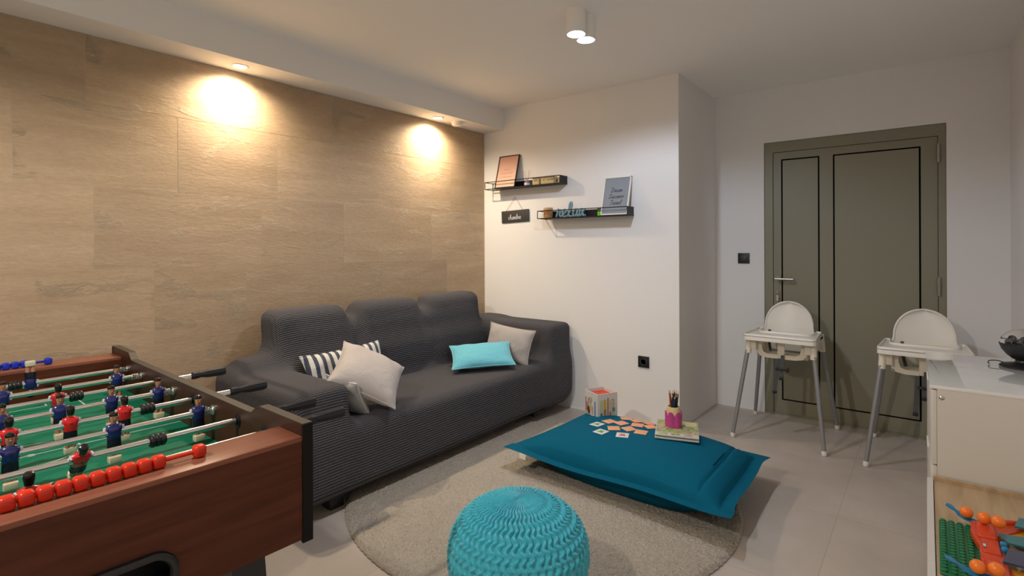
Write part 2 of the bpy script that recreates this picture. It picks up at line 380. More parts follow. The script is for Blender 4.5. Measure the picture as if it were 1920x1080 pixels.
# stone wall: tiles and hairline joints in one mesh
mb = MB(); tiles = []
def trow(z0, z1, ys):
    ys = [YB-.1]+sorted(ys)+[YS]
    for a, b in zip(ys[:-1], ys[1:]): tiles.append((a, b, z0, z1))
trow(1.986, ZS, [-1.3, -.35, .73, 1.585, 2.058, 3.0])
trow(1.585, 1.986, [-1.6, -.6, .473, 1.123, 1.674, 3.182])
trow(1.186, 1.585, [-1.2, -.1, .761, 1.573, 2.141, 2.954])
trow(.787, 1.186, [-1.4, -.5, .3, 1.013, 1.483, 1.95, 2.464, 3.133])
trow(.39, .787, [-1.1, -.2, .72, 1.55, 2.3, 3.0])
trow(0, .39, [-1.5, -.4, .4, 1.2, 2.1, 2.9])
J = .0011
for (a, b, z0, z1) in tiles: mb.box((XL-.02, a+J, z0+J), (XL, b-J, z1-J))
mb.mi = 1; mb.box((XL-.15, YB-.15, 0), (XL-.0008, YS, ZC))
wl = struct(mb.build('wall_left', [M_stone, M_joint]))
ca = wl.data.color_attributes.new('tile', 'FLOAT_COLOR', 'CORNER')
rt = {}
for p in wl.data.polygons:
    c = p.center; key = None
    for i, (a, b, z0, z1) in enumerate(tiles):
        if a <= c.y <= b and z0 <= c.z <= z1 and p.material_index == 0: key = i
    if key not in rt: rt[key] = (random.random(), random.random(), random.random(), 1)
    for li in p.loop_indices: ca.data[li].color = rt[key]
# base fillet along the back wall
bx('baseboard_back', (-2.3, YS-.006, 0), (XP+.0, YS, .012), M_wall)

# ------------------------------------------------------------------ door
d = thing('door_1', 'sage green door', 'door'); del d['label']; del d['category']; d['kind'] = 'structure'
YF = YD+.012
mb = MB(); mb.box((DX0+.002, YF, 0), (-.926, YF+.07, DZ-.002)).box((.064, YF, 0), (DX1-.002, YF+.07, DZ-.002)).box((-.926, YF, 2.002), (.064, YF+.07, DZ-.002))
mb.build('door_frame', M_door, d)
mb = MB(); YP = YF+.008; Z0, Z1 = .117, 1.940
def ring(x0, x1): return [x0, x1]
xs = [-.923, -.869, -.8585, -.6245, -.614, -.529, -.5185, -.0365, -.026, .061]
# leaf built round the grooves
mb.box((xs[0], YP, .012), (xs[1], YP+.05, 1.999)); mb.box((xs[4], YP, .012), (xs[5], YP+.05, 1.999)); mb.box((xs[8], YP, .012), (xs[9], YP+.05, 1.999))
for a, b, c, e in ((1, 2, 3, 4), (5, 6, 7, 8)):
    mb.box((xs[a], YP, .012), (xs[e], YP+.05, Z0-.0052)); mb.box((xs[a], YP, Z1+.0052), (xs[e], YP+.05, 1.999))
    mb.box((xs[b], YP, Z0+.0052), (xs[c], YP+.05, Z1-.0052))
mb.build('door_leaf', M_door, d)
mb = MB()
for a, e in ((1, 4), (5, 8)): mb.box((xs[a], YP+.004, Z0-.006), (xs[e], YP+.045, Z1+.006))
o = mb.build('groove_backing', M_groove, d); o['label'] = 'black groove lines around the door panels'  # near-black filler inside the leaf, showing along the panel grooves
for z0 in (1.825, .955):
    o = MB().lathe([(.0, 0), (.010, 0), (.0105, .06), (.009, .061), (.0105, .062), (.0105, .122), (0, .122)], (.066, YF-.008, z0), 16).build('hinge', M_hinge, d)
mb = MB(); mb.lathe([(0, 0), (.025, 0), (.024, .008), (0, .008)], seg=24, M=Matrix.Translation((-.893, YP, 1.035)) @ Matrix.Rotation(PI/2, 4, 'X'))
o = mb.build('handle_rose', M_hinge, d)
mb = MB(); mb.tube([(-.893, YP, 1.035), (-.893, YP-.05, 1.035)], .009, 12); mb.tube([(-.905, YP-.05, 1.035), (-.78, YP-.05, 1.035)], .0095, 12)
mb.build('door_handle', M_steel, d)
mb = MB(); mb.lathe([(0, 0), (.014, 0), (.013, .006), (0, .006)], seg=20, M=Matrix.Translation((-.893, YP, .935)) @ Matrix.Rotation(PI/2, 4, 'X'))
kh = mb.build('keyhole_cover', M_hinge, d)
mb = MB(); mb.box((-.895, YP-.030, .928), (-.891, YP-.004, .942)); mb.tube([(-.893+.012*math.cos(a), YP-.036, .925+.012*math.sin(a)) for a in np.linspace(0, 2*PI, 13)[:-1]], .0018, 6, closed=True)
mb.box((-.897, YP-.034, .868), (-.885, YP-.031, .915))
mb.build('key', M_steel, kh)
# threshold
bx('trim_2', (DX0, YD, 0), (DX1, YF+.06, .012), M_door)

# ------------------------------------------------------------------ electrical
def plate(name, label, cat, x0, x1, z0, z1, Y):
    t = thing(name, label, cat, ((x0+x1)/2, Y, (z0+z1)/2)); w, h = (x1-x0)/2, (z1-z0)/2
    MB().rbox((-w, -.009, -h), (w, 0, h), .002).build('faceplate', M_black, t); return t
t = plate('light_switch', 'small black square light switch on the wall left of the green door', 'light switch', -1.178, -1.092, 1.148, 1.23, YD)
MB().rbox((-.021, -.013, -.018), (.021, -.008, .018), .002).build('rocker', mat('switch_grey', (.035, .035, .036), .4), t)
t = plate('wall_socket', 'black square wall socket low on the white wall beside the sofa', 'wall socket', -1.658, -1.574, .407, .489, YS)
mb = MB(); mb.lathe([(.022, 0), (.0235, .0), (.0235, .003), (.021, .003), (.021, -.0005), (0, -.0005)], seg=24, M=Matrix.Translation((0, -.009, .001)) @ Matrix.Rotation(PI/2, 4, 'X'))
mb.build('socket_well', mat('socket_grey', (.10, .10, .11), .25), t)

# ------------------------------------------------------------------ ceiling fixture + soffit spots
def ceiling_lamp(yc, label):
    t = thing('ceiling_lamp', label, 'ceiling lamp', (-1.406, yc, ZC))
    mb = MB()
    for s in (-1, 1): mb.lathe([(.052, -.004), (.052, -.118), (.050, -.120), (.046, -.120), (.046, -.11), (.0, -.108)], (0, s*.049, 0), 32)
    mb.lathe([(.052, 0), (.052, -.004)], (0, -.049, 0), 32); mb.lathe([(.052, 0), (.052, -.004)], (0, .049, 0), 32)
    mb.build('lamp_body', mat('lamp_paint', (.85, .84, .82), .5), t)
    for s in (-1, 1):
        o = MB().lathe([(0, -.1225), (.02, -.1222), (.030, -.1205), (.030, -.112), (0, -.112)], (0, s*.049, 0), 24).build('bulb', M_emit, t); o['label'] = 'glowing white bulb'
    return t
ceiling_lamp(2.384, 'white twin tube ceiling lamp with two glowing bulbs, in the middle of the ceiling')
for y, lab in ((1.401, 'round recessed ceiling spot over the stone wall, the one nearer the football table'), (2.934, 'round recessed ceiling spot over the stone wall, beside the smoke detector')):
    t = thing('recessed_spotlight', lab, 'spotlight', (XS, y, ZS), 0, 'recessed spots in the soffit')
    MB().lathe([(.046, 0), (.046, -.003), (.040, -.005), (.034, -.004), (.034, 0)], seg=32).build('trim_ring', M_white, t)
    MB().lathe([(0, -.0065), (.02, -.006), (.033, -.003), (.033, -.0008), (0, -.0008)], seg=24).build('lens', M_emitw, t)
o = MB().lathe([(.0, -.034), (.030, -.034), (.040, -.030), (.043, -.020), (.046, -.019), (.048, 0), (0, 0)], (-3.022, 3.136, ZS), 32).build('smoke_detector', M_white)
tag(o, 'small round white smoke detector on the soffit near the corner', 'smoke detector')

# ================================================================== SOFA
def smin(a, b, k):
    h = np.clip(.5+.5*(b-a)/k, 0, 1); return b*(1-h)+a*h-k*h*(1-h)
def sdbox(X, Y, Z, lo, hi, r):
    c = [(lo[i]+hi[i])/2 for i in range(3)]; e = [(hi[i]-lo[i])/2-r for i in range(3)]
    q = [np.abs(v-c[i])-e[i] for i, v in enumerate((X, Y, Z))]
    return np.sqrt(sum(np.maximum(v, 0)**2 for v in q))+np.minimum(np.maximum(q[0], np.maximum(q[1], q[2])), 0)-r
def surface_nets(f, lo, hi, h):
    ax = [np.arange(lo[i], hi[i]+h, h) for i in range(3)]
    X, Y, Z = np.meshgrid(*ax, indexing='ij'); D = f(X, Y, Z)
    n = [len(a) for a in ax]; cs = [m-1 for m in n]
    acc = np.zeros(cs+[3]); cnt = np.zeros(cs)
    P = np.stack([X, Y, Z], -1)
    faces = []
    for a in range(3):
        s0 = [slice(None)]*3; s1 = [slice(None)]*3; s0[a] = slice(0, -1); s1[a] = slice(1, None)
        d0, d1 = D[tuple(s0)], D[tuple(s1)]; cr = (d0 < 0) != (d1 < 0)
        t = np.where(cr, d0/np.where(d0 == d1, 1, d0-d1), 0)[..., None]
        pt = P[tuple(s0)]*(1-t)+P[tuple(s1)]*t
        b, c = [i for i in range(3) if i != a]
        idx = np.argwhere(cr)
        for db in (0, 1):
            for dc in (0, 1):
                I = idx.copy(); I[:, b] -= db; I[:, c] -= dc
                ok = (I[:, b] >= 0) & (I[:, c] >= 0) & (I[:, b] < cs[b]) & (I[:, c] < cs[c])
                np.add.at(acc, tuple(I[ok].T), pt[tuple(idx[ok].T)]); np.add.at(cnt, tuple(I[ok].T), 1)
        q = []
        for db, dc in ((0, 0), (1, 0), (1, 1), (0, 1)):
            I = idx.copy(); I[:, b] -= db; I[:, c] -= dc; q.append(I)
        q = np.stack(q, 1); ok = ((q >= 0).all(-1) & (q < np.array(cs)).all(-1)).all(-1); faces.append(q[ok])
    ids = -np.ones(cs, int); m = cnt > 0; ids[m] = np.arange(m.sum()); V = acc[m]/cnt[m][:, None]
    F = np.concatenate(faces); F = ids[F[..., 0], F[..., 1], F[..., 2]]
    return V, F
def sofa_sdf(X, Y, Z):
    sag = .02*np.exp(-((X+2.55)/.28)**2)*np.exp(-((Y-2.4)/.8)**2)
    base = sdbox(X, Y, Z+sag, (-3.10, 1.275, .07), (-2.215, 3.56, .425), .07)
    back = sdbox(X+.10*(Z-.45), Y, Z, (-3.03, 1.31, .2), (-2.80, 3.52, .68), .07)
    d = smin(base, back, .10)
    d = smin(d, sdbox(X+.10*(Z-.45), Y, Z, (-3.03, 1.60, .3), (-2.83, 3.12, .835), .07), .07)
    for a, b, zt in ((1.50, 1.975, .93), (2.085, 2.575, .93), (2.70, 3.215, .93)):
        d = smin(d, sdbox(X+.12*(Z-.7), Y, Z, (-3.04, a, .50), (-2.82, b, zt), .06), .09)
    arm1 = sdbox(X, Y, Z, (-3.07, 1.262, .15), (-2.235, 1.570, .618), .045)
    arm2 = sdbox(X, Y, Z, (-3.02, 3.30, .15), (-2.205, 3.58, .695), .045)
    d = smin(d, arm1, .075); d = smin(d, arm2, .13)
    return np.maximum(d, .062-Z)
V, F = surface_nets(sofa_sdf, (-3.16, 1.18, .03), (-2.12, 3.66, 1.0), .016)
me = bpy.data.meshes.new('slipcover'); me.from_pydata(V.tolist(), [], F.tolist()); me.materials.append(M_knit)
bm = bmesh.new(); bm.from_mesh(me)
for _ in range(3): bmesh.ops.smooth_vert(bm, verts=bm.verts, factor=.5, use_axis_x=True, use_axis_y=True, use_axis_z=True)
for v in bm.verts:
    v.co.z = max(v.co.z, .058)
    v.co.y = min(v.co.y, YS-.012); v.co.x = max(v.co.x, XL+.008)
bmesh.ops.recalc_face_normals(bm, faces=bm.faces); bm.to_mesh(me); bm.free()
me.polygons.foreach_set('use_smooth', [True]*len(me.polygons))
uv = me.uv_layers.new(name='UVMap')
co = np.zeros(len(me.vertices)*3); me.vertices.foreach_get('co', co); co = co.reshape(-1, 3)
def sst(x, a, b): t = np.clip((x-a)/(b-a), 0, 1); return t*t*(3-2*t)
x, y, z = co.T
U_ = y+.9*sst(y, 3.1, 3.3)*(z-.42)*(z > .42)+.9*(1-sst(y, 1.3, 1.36))*z
V_ = z-x*.92
uvs = np.stack([U_, V_], 1); li = np.zeros(len(me.loops), int); me.loops.foreach_get('vertex_index', li)
uv.data.foreach_set('uv', uvs[li].ravel())
sofa = thing('sofa', 'long charcoal sofa under a stretchy ribbed slipcover along the stone wall', 'sofa')
sofa.location = (-2.65, 2.42, 0)
o = link('slipcover', me, sofa); o.location = (2.65, -2.42, 0)
for (fx, fy) in ((-2.33, 1.52), (-2.33, 3.22), (-3.0, 1.5), (-3.0, 3.28)):
    o = MB().rbox((fx-.04, fy-.04, 0.024 if fy > 1.8 and fx > -2.6 else .001), (fx+.04, fy+.04, .075), .008).build('leg', M_black, sofa); o.location = (2.65, -2.42, 0)

# ------------------------------------------------------------------ cushions
def cushion(label, c, X, Y, w, h, t, m, mp, name='cushion', pip=.004, corner=.085, group=None):
    root = thing(name, label, 'cushion', c, 0, group)
    A = frame((0, 0, 0), X, Y); n = 40
    a = np.linspace(-1, 1, n); U, W = np.meshgrid(a, a, indexing='ij')
    ex = 1-corner*(1-np.abs(W)**2.5)*np.abs(U)**3; ey = 1-corner*(1-np.abs(U)**2.5)*np.abs(W)**3
    px, py = U*w/2*ex, W*h/2*ey
    infl = ((1-np.abs(U)**2.6)*(1-np.abs(W)**2.6))**.55
    wr = .006*np.sin(9*U*W+2*U)*(np.abs(U)+np.abs(W))*infl
    v = []; f = []
    for s in (1, -1):
        b = len(v); zz = s*(t/2*infl+wr*.6)
        v += [A @ Vector((px[i, j], py[i, j], zz[i, j])) for i in range(n) for j in range(n)]
        f += [(b+i*n+j, b+(i+1)*n+j, b+(i+1)*n+j+1, b+i*n+j+1) for i in range(n-1) for j in range(n-1)]
    MB().add(v, f, True).build('cushion_cover', m, root)
    per = [(i, 0) for i in range(n)]+[(n-1, j) for j in range(1, n)]+[(i, n-1) for i in range(n-2, -1, -1)]+[(0, j) for j in range(n-2, 0, -1)]
    MB().tube([A @ Vector((px[i, j], py[i, j], 0)) for i, j in per], pip, 6, closed=True).build('piping', mp, root)
    return root
M_beige = fabric('beige_cotton', (.44, .405, .39)); M_beige2 = fabric('beige_piping', (.42, .385, .37))
M_taupe = fabric('taupe_cotton', (.37, .345, .33)); M_grey = fabric('grey_cotton', (.37, .375, .375)); M_greyp = fabric('grey_piping', (.50, .50, .50))
M_aqua = fabric('aqua_velvet', (.13, .47, .60), scale=80); M_aquap = fabric('aqua_piping', (.17, .52, .63))
def stripes():
    m = fabric('striped_cotton', (.6, .6, .6)); N, L = nodes(m); b = N['Principled BSDF']
    at = N.new('ShaderNodeTexCoord'); dt = N.new('ShaderNodeVectorMath'); dt.operation = 'DOT_PRODUCT'; dt.inputs[1].default_value = Vector((0, 1, .03)).normalized()
    L.new(at.outputs['Object'], dt.inputs[0])
    s = N.new('ShaderNodeMath'); s.operation = 'MULTIPLY'; s.inputs[1].default_value = 1/.047; L.new(dt.outputs['Value'], s.inputs[0])
    fr = N.new('ShaderNodeMath'); fr.operation = 'FRACT'; L.new(s.outputs[0], fr.inputs[0])
    gt = N.new('ShaderNodeMath'); gt.operation = 'GREATER_THAN'; gt.inputs[1].default_value = .52; L.new(fr.outputs[0], gt.inputs[0])
    mx = N.new('ShaderNodeMix'); mx.data_type = 'RGBA'; mx.inputs[6].default_value = (.62, .61, .59, 1); mx.inputs[7].default_value = (.045, .055, .085, 1)
    L.new(gt.outputs[0], mx.inputs[0]); L.new(mx.outputs[2], b.inputs['Base Color']); return m
M_str = stripes()
cushion('navy and white striped cushion leaning on the sofa back behind the beige one', (-2.70, 1.865, .556), (.0, 1, .03), (-.35, 0, .94), .55, .28, .09, M_str, M_str)
cushion('square beige cushion standing on its corner on the sofa, in front of the striped one', (-2.395, 1.785, .600), (.529, .716, -.456), (-.623, .692, .364), .375, .375, .15, M_beige, M_beige2)
cushion('light grey cushion leaning on the sofa arm nearest the football table', (-2.395, 1.658, .508), (1, .14, -.10), (0, -.50, .86), .22, .235, .095, M_grey, M_greyp)
cushion('rectangular aqua blue velvet cushion lying at the far end of the sofa', (-2.515, 2.855, .510), (.673, .739, .042), (-.677, .591, .439), .448, .270, .09, M_aqua, M_aquap)
cushion('taupe square cushion tucked into the far sofa corner behind the aqua one', (-2.49, 3.135, .552), (.97, .12, -.10), (-.05, .30, .95), .40, .27, .10, M_taupe, M_taupe)

# ================================================================== RUG
RC = (-1.642, 2.334); RR = 1.0
def rug():
    n = 420
    q = np.linspace(-1, 1, n); q = np.sign(q)*(1-(1-np.abs(q))**1.0)
    A_, B_ = np.meshgrid(q, q, indexing='ij')
    X_ = A_*np.sqrt(1-B_**2/2); Y_ = B_*np.sqrt(1-A_**2/2); R_ = np.sqrt(X_**2+Y_**2)
    ang = np.arctan2(Y_, X_); wob = 1+(.0035*np.sin(ang*5+1)+.003*np.sin(ang*171)*(np.random.rand(n, n)))*(R_ > .93)
    edge = .021*np.clip((1.0-R_)/.022, 0.02, 1)**.45
    Z = edge+(np.random.rand(n, n)-.5)*.010*(R_ < .992)
    P = np.stack([RC[0]+X_*RR*wob, RC[1]+Y_*RR*wob, np.maximum(Z, .001)], -1)
    m = bpy.data.materials.new('cream_pile'); m.use_nodes = True; N, L = nodes(m); b = N['Principled BSDF']; b.inputs['Roughness'].default_value = .95; b.inputs['Specular IOR Level'].default_value = .1
    g = N.new('ShaderNodeNewGeometry'); n1 = N.new('ShaderNodeTexNoise'); n1.inputs['Scale'].default_value = 230; n1.inputs['Detail'].default_value = 4; n1.inputs['Roughness'].default_value = .7; L.new(g.outputs['Position'], n1.inputs['Vector'])
    n2 = N.new('ShaderNodeTexNoise'); n2.inputs['Scale'].default_value = 7; n2.inputs['Detail'].default_value = 3; L.new(g.outputs['Position'], n2.inputs['Vector'])
    r1 = N.new('ShaderNodeValToRGB'); r1.color_ramp.elements[0].position = .30; r1.color_ramp.elements[1].position = .5
    r1.color_ramp.elements[0].color = (.24, .205, .165, 1); r1.color_ramp.elements[1].color = (.56, .505, .435, 1); L.new(n1.outputs['Fac'], r1.inputs['Fac'])
    r2 = N.new('ShaderNodeValToRGB'); r2.color_ramp.elements[0].color = (.85, .84, .82, 1); r2.color_ramp.elements[1].color = (1, 1, 1, 1); L.new(n2.outputs['Fac'], r2.inputs['Fac'])
    mx = N.new('ShaderNodeMix'); mx.data_type = 'RGBA'; mx.blend_type = 'MULTIPLY'; mx.inputs[0].default_value = 1; L.new(r1.outputs[0], mx.inputs[6]); L.new(r2.outputs[0], mx.inputs[7]); L.new(mx.outputs[2], b.inputs['Base Color'])
    bp = N.new('ShaderNodeBump'); bp.inputs['Distance'].default_value = .008; bp.inputs['Strength'].default_value = .8; L.new(n1.outputs['Fac'], bp.inputs['Height']); L.new(bp.outputs[0], b.inputs['Normal'])
    o = grid_mesh('round_rug', P, m, smooth=True)
    tag(o, 'large round cream shaggy rug on the tiled floor in front of the sofa', 'rug')
rug()

# ================================================================== POUF
def pouf():
    cx, cy, a, c, z0 = -1.140, 1.485, .25, .19, .022
    ncol, nrow = 52, 26; nu, nv = 52*14, 330
    u = np.arange(nu)/nu*ncol; ph = np.linspace(.0005, PI*.93, nv)
    U, PH = np.meshgrid(u, ph, indexing='ij')
    V = PH/PI*nrow*1.06
    bx_ = a*np.sin(PH)**.92; bz_ = c*np.sign(np.cos(PH))*np.abs(np.cos(PH))**.85
    k = np.floor(V); fr = V-k
    # zigzag cords running down from the crown, linked by little cross loops
    zig = .26*np.sin(PI*V+.35*np.sin(U*1.7))+.06*np.sin(2.3*U+.9*V)
    du = np.abs(((U+zig+.5) % 1)-.5)
    r1 = np.sqrt(np.clip(1-(du/.36)**2, 0, 1))
    dv = np.abs(((V+.5) % 1)-.5); mid = np.abs(((U+zig) % 1)-.5)
    r2 = np.sqrt(np.clip(1-(dv/.34)**2, 0, 1))*np.sqrt(np.clip(1-(mid/.5)**2, 0, 1))*np.clip((PH-.75)/.5, 0, 1)
    h = np.maximum(r1*(.86+.14*np.cos(2*PI*V)), (.50*r2))
    amp = .0145*np.clip(np.sin(PH)*2.2, .15, 1)
    ang = U/ncol*2*PI
    nx, nz = np.sin(PH)/a, np.cos(PH)/c; nn = np.sqrt(nx**2+nz**2); nx, nz = nx/nn, nz/nn
    off = amp*(h-.85)
    P = np.stack([(bx_+nx*off)*np.cos(ang), (bx_+nx*off)*np.sin(ang), z0+c+bz_+nz*off], -1)
    m = mat('turquoise_cord', (.04, .43, .56), .8, noise=(160, .16), sheen=.3, bump=(350, .35, .002))
    o = grid_mesh('knitted_pouf', P, m, closed_u=True, loc=(cx, cy, 0))
    tag(o, 'round turquoise chunky knitted pouf standing on the cream rug', 'pouf')
pouf()

# ================================================================== FLOOR CUSHION (bean bag)
NL, NR, FR, FL = [np.array(v) for v in ((-1.905, 2.345), (-.645, 2.285), (-.672, 3.125), (-1.845, 3.20))]
def bag_xy(s, t):
    s = np.asarray(s)[..., None]; t = np.asarray(t)[..., None]
    return (1-s)*(1-t)*NL+s*(1-t)*NR+s*t*FR+(1-s)*t*FL
FLU, FLV = .052, .075
def bag_h(s, t, top=True):
    a = np.clip((np.asarray(s)-FLU)/(1-2*FLU), 0, 1); b = np.clip((np.asarray(t)-FLV)/(1-2*FLV), 0, 1)
    ga = 1-np.abs(2*a-1)**3.2; gb = 1-np.abs(2*b-1)**4.0
    inf = np.sqrt(np.clip(ga*gb, 0, 1))
    zf = .140+.008*np.sin(9*s+2)*((t < .1)+0.)+.005*np.sin(17*t+1+2*np.sin(5*t))*np.clip((s-.9)/.1, 0, 1)
    zf = zf+.02*((1-t)*s)**6+.0*t-.010*np.exp(-((s-.5)/.3)**2)*(t < .5)*(1-2*t)
    if top:
        seam = .014*np.exp(-((s-.868-.012*np.sin(PI*t))/.007)**2)*inf+.003*np.exp(-((s-.93)/.03)**2)*inf
        wr = .006*np.sin(40*t)*np.exp(-((s-.94)/.03)**2)*inf
        return zf+.104*inf-seam+wr
    return np.maximum(zf-.004-.16*np.clip(inf*1.05, 0, 1)**1.8, .026)
def bag():
    ns, nt = 190, 130
    s, t = np.linspace(0, 1, ns), np.linspace(0, 1, nt); Sg, T = np.meshgrid(s, t, indexing='ij')
    XY = bag_xy(Sg, T)
    # pulled, slightly wavy outline
    edge_in = .020*np.sin(PI*Sg)*(T-.5)*-2*np.abs(2*T-1)**4
    XY[..., 1] += edge_in
    XY[..., 0] += .018*np.sin(PI*T)*(Sg-.5)*-2*np.abs(2*Sg-1)**4+.005*np.sin(15*T+2*np.sin(6*T))*np.clip((Sg-.9)/.1, 0, 1)
    root = thing('floor_cushion', 'big flat teal floor cushion lying half on the rug, toys spread on top', 'floor cushion', (-1.27, 2.74, 0))
    c = np.array((-1.27, 2.74, 0))
    v = []; f = []
    Pt = np.concatenate([XY, bag_h(Sg, T)[..., None]], -1)-c; Pb = np.concatenate([XY, bag_h(Sg, T, False)[..., None]], -1)-c
    ed = (Sg == 0) | (Sg == 1) | (T == 0) | (T == 1); Pb[ed] = Pt[ed]
    mb = MB()
    for P in (Pt, Pb):
        mb.add(P.reshape(-1, 3).tolist(), [(i*nt+j, (i+1)*nt+j, (i+1)*nt+j+1, i*nt+j+1) for i in range(ns-1) for j in range(nt-1)], True)
    m = mat('teal_canvas', (.001, .096, .168), .8, noise=(260, .14), spec=.08, bump=(600, .35, .001))
    mb.build('cover', m, root)
    # flange stitch line
    pts = [(FLU, t_) for t_ in np.linspace(FLV, 1-FLV, 30)]+[(s_, 1-FLV) for s_ in np.linspace(FLU, 1-FLU, 40)]+[(1-FLU, t_) for t_ in np.linspace(1-FLV, FLV, 30)]+[(s_, FLV) for s_ in np.linspace(1-FLU, FLU, 40)]
    # pocket flap near the right seam
    mb = MB(); P = [np.append(bag_xy(.862, t_), bag_h(.855, t_)+.001)-c for t_ in np.linspace(.42, .64, 10)]
    mb.tube(P, .003, 6); mb.build('pocket_edge', m, root)
    P0 = np.append(bag_xy(.11, 0), bag_h(.11, 0)-.001)-c; P0[1] += .020*math.sin(PI*.11)+.004
    mb = MB(); mb.box((-.022, -.006, -.030), (.022, -.004, .0), Matrix.Translation(P0) @ Matrix.Rotation(.1, 4, 'Y')); 
    o = mb.build('care_tag', M_white, root); o['label'] = 'small white sewn tag'
bag()
def bag_inv(x, y):
    s, t = .5, .5
    for _ in range(12):
        p = bag_xy(s, t); ex, ey = x-p[0], y-p[1]
        a = (bag_xy(s+.01, t)-p)/.01; b = (bag_xy(s, t+.01)-p)/.01; D = a[0]*b[1]-a[1]*b[0]
        s += (ex*b[1]-ey*b[0])/D; t += (a[0]*ey-a[1]*ex)/D
    return s, t
def bag_z(x, y): s, t = bag_inv(x, y); return float(bag_h(s, t))
def bag_frame(x, y, ang, lift=0, r=.03):
    z = bag_z(x, y); gx = (bag_z(x+r, y)-bag_z(x-r, y))/(2*r); gy = (bag_z(x, y+r)-bag_z(x, y-r))/(2*r)
    X = Vector((math.cos(ang), math.sin(ang), 0)); Y = Vector((-math.sin(ang), math.cos(ang), 0))
    X.z = gx*X.x+gy*X.y; Y.z = gx*Y.x+gy*Y.y
    return frame((x, y, z+lift), X, Y)

# memory cards
M_card = mat('card_white', (.62, .62, .60), .45)
def card_back():
    m = mat('card_orange', (.72, .28, .13), .5); N, L = nodes(m); tc = N.new('ShaderNodeTexCoord'); mp = N.new('ShaderNodeMapping'); mp.inputs['Rotation'].default_value = (0, 0, .785); L.new(tc.outputs['Object'], mp.inputs[0])
    c = N.new('ShaderNodeTexChecker'); c.inputs['Scale'].default_value = 190; c.inputs['Color1'].default_value = (.78, .30, .13, 1); c.inputs['Color2'].default_value = (.70, .38, .24, 1)
    L.new(mp.outputs[0], c.inputs['Vector']); L.new(c.outputs[0], N['Principled BSDF'].inputs['Base Color']); return m
M_cb = card_back(); M_ink_g = mat('green_ink', (.05, .30, .06), .5); M_ink_r = mat('red_ink', (.45, .08, .06), .5)
cards = [(-1.440, 2.962, 37), (-1.368, 2.955, -32), (-1.295, 2.968, -31), (-1.494, 2.844, -24), (-1.42, 2.854, -25), (-1.330, 2.880, 17), (-1.255, 2.895, 49), (-1.414, 2.746, 33), (-1.34, 2.787, 59), (-1.262, 2.778, 12)]
where = ['back row, leftmost', 'back row, middle', 'back row, right end', 'leftmost of all, behind the frog card', 'second from left in the middle row', 'third from left in the middle row', 'touching the book edge', 'front row, left end', 'front row, middle', 'front row, right end']
for i, (x, y, a) in enumerate(cards):
    F_ = bag_frame(x, y, math.radians(a), .0018+.0012*(i in (1, 6)))
    o = MB().rbox((-.034, -.034, -.001), (.034, .034, .001), .0008, 2).build('memory_card', M_cb); o.matrix_world = F_
    tag(o, 'orange face down card on the teal cushion, '+where[i], 'card', 'orange face down cards on the floor cushion')
for i, (x, y, a, mi, lab) in enumerate([(-1.528, 2.759, -13, M_ink_g, 'white card with a green frog print, nearest the picture box'), (-1.448, 2.657, -11, M_ink_g, 'white card with a small green print, in front of the frog card'), (-1.325, 2.676, 20, M_ink_r, 'white card with a red print, at the front of the spread cards')]):
    t = thing('picture_card', lab, 'card', group='white picture cards on the floor cushion'); t.matrix_world = bag_frame(x, y, math.radians(a), .0018)
    MB().rbox((-.034, -.034, -.001), (.034, .034, .001), .0008, 2).build('card_sheet', M_card, t)
    mb = MB(); mb.lathe([(.012, .0011), (.012, .0016)], (0, -.002, 0), 14)
    for sx in (-1, 1): mb.lathe([(.005, .0011), (.005, .0017)], (sx*.008, .011, 0), 10); mb.lathe([(.006, .0011), (.006, .0015)], (sx*.013, -.010, 0), 10)
    mb.build('printed_picture', mi, t)

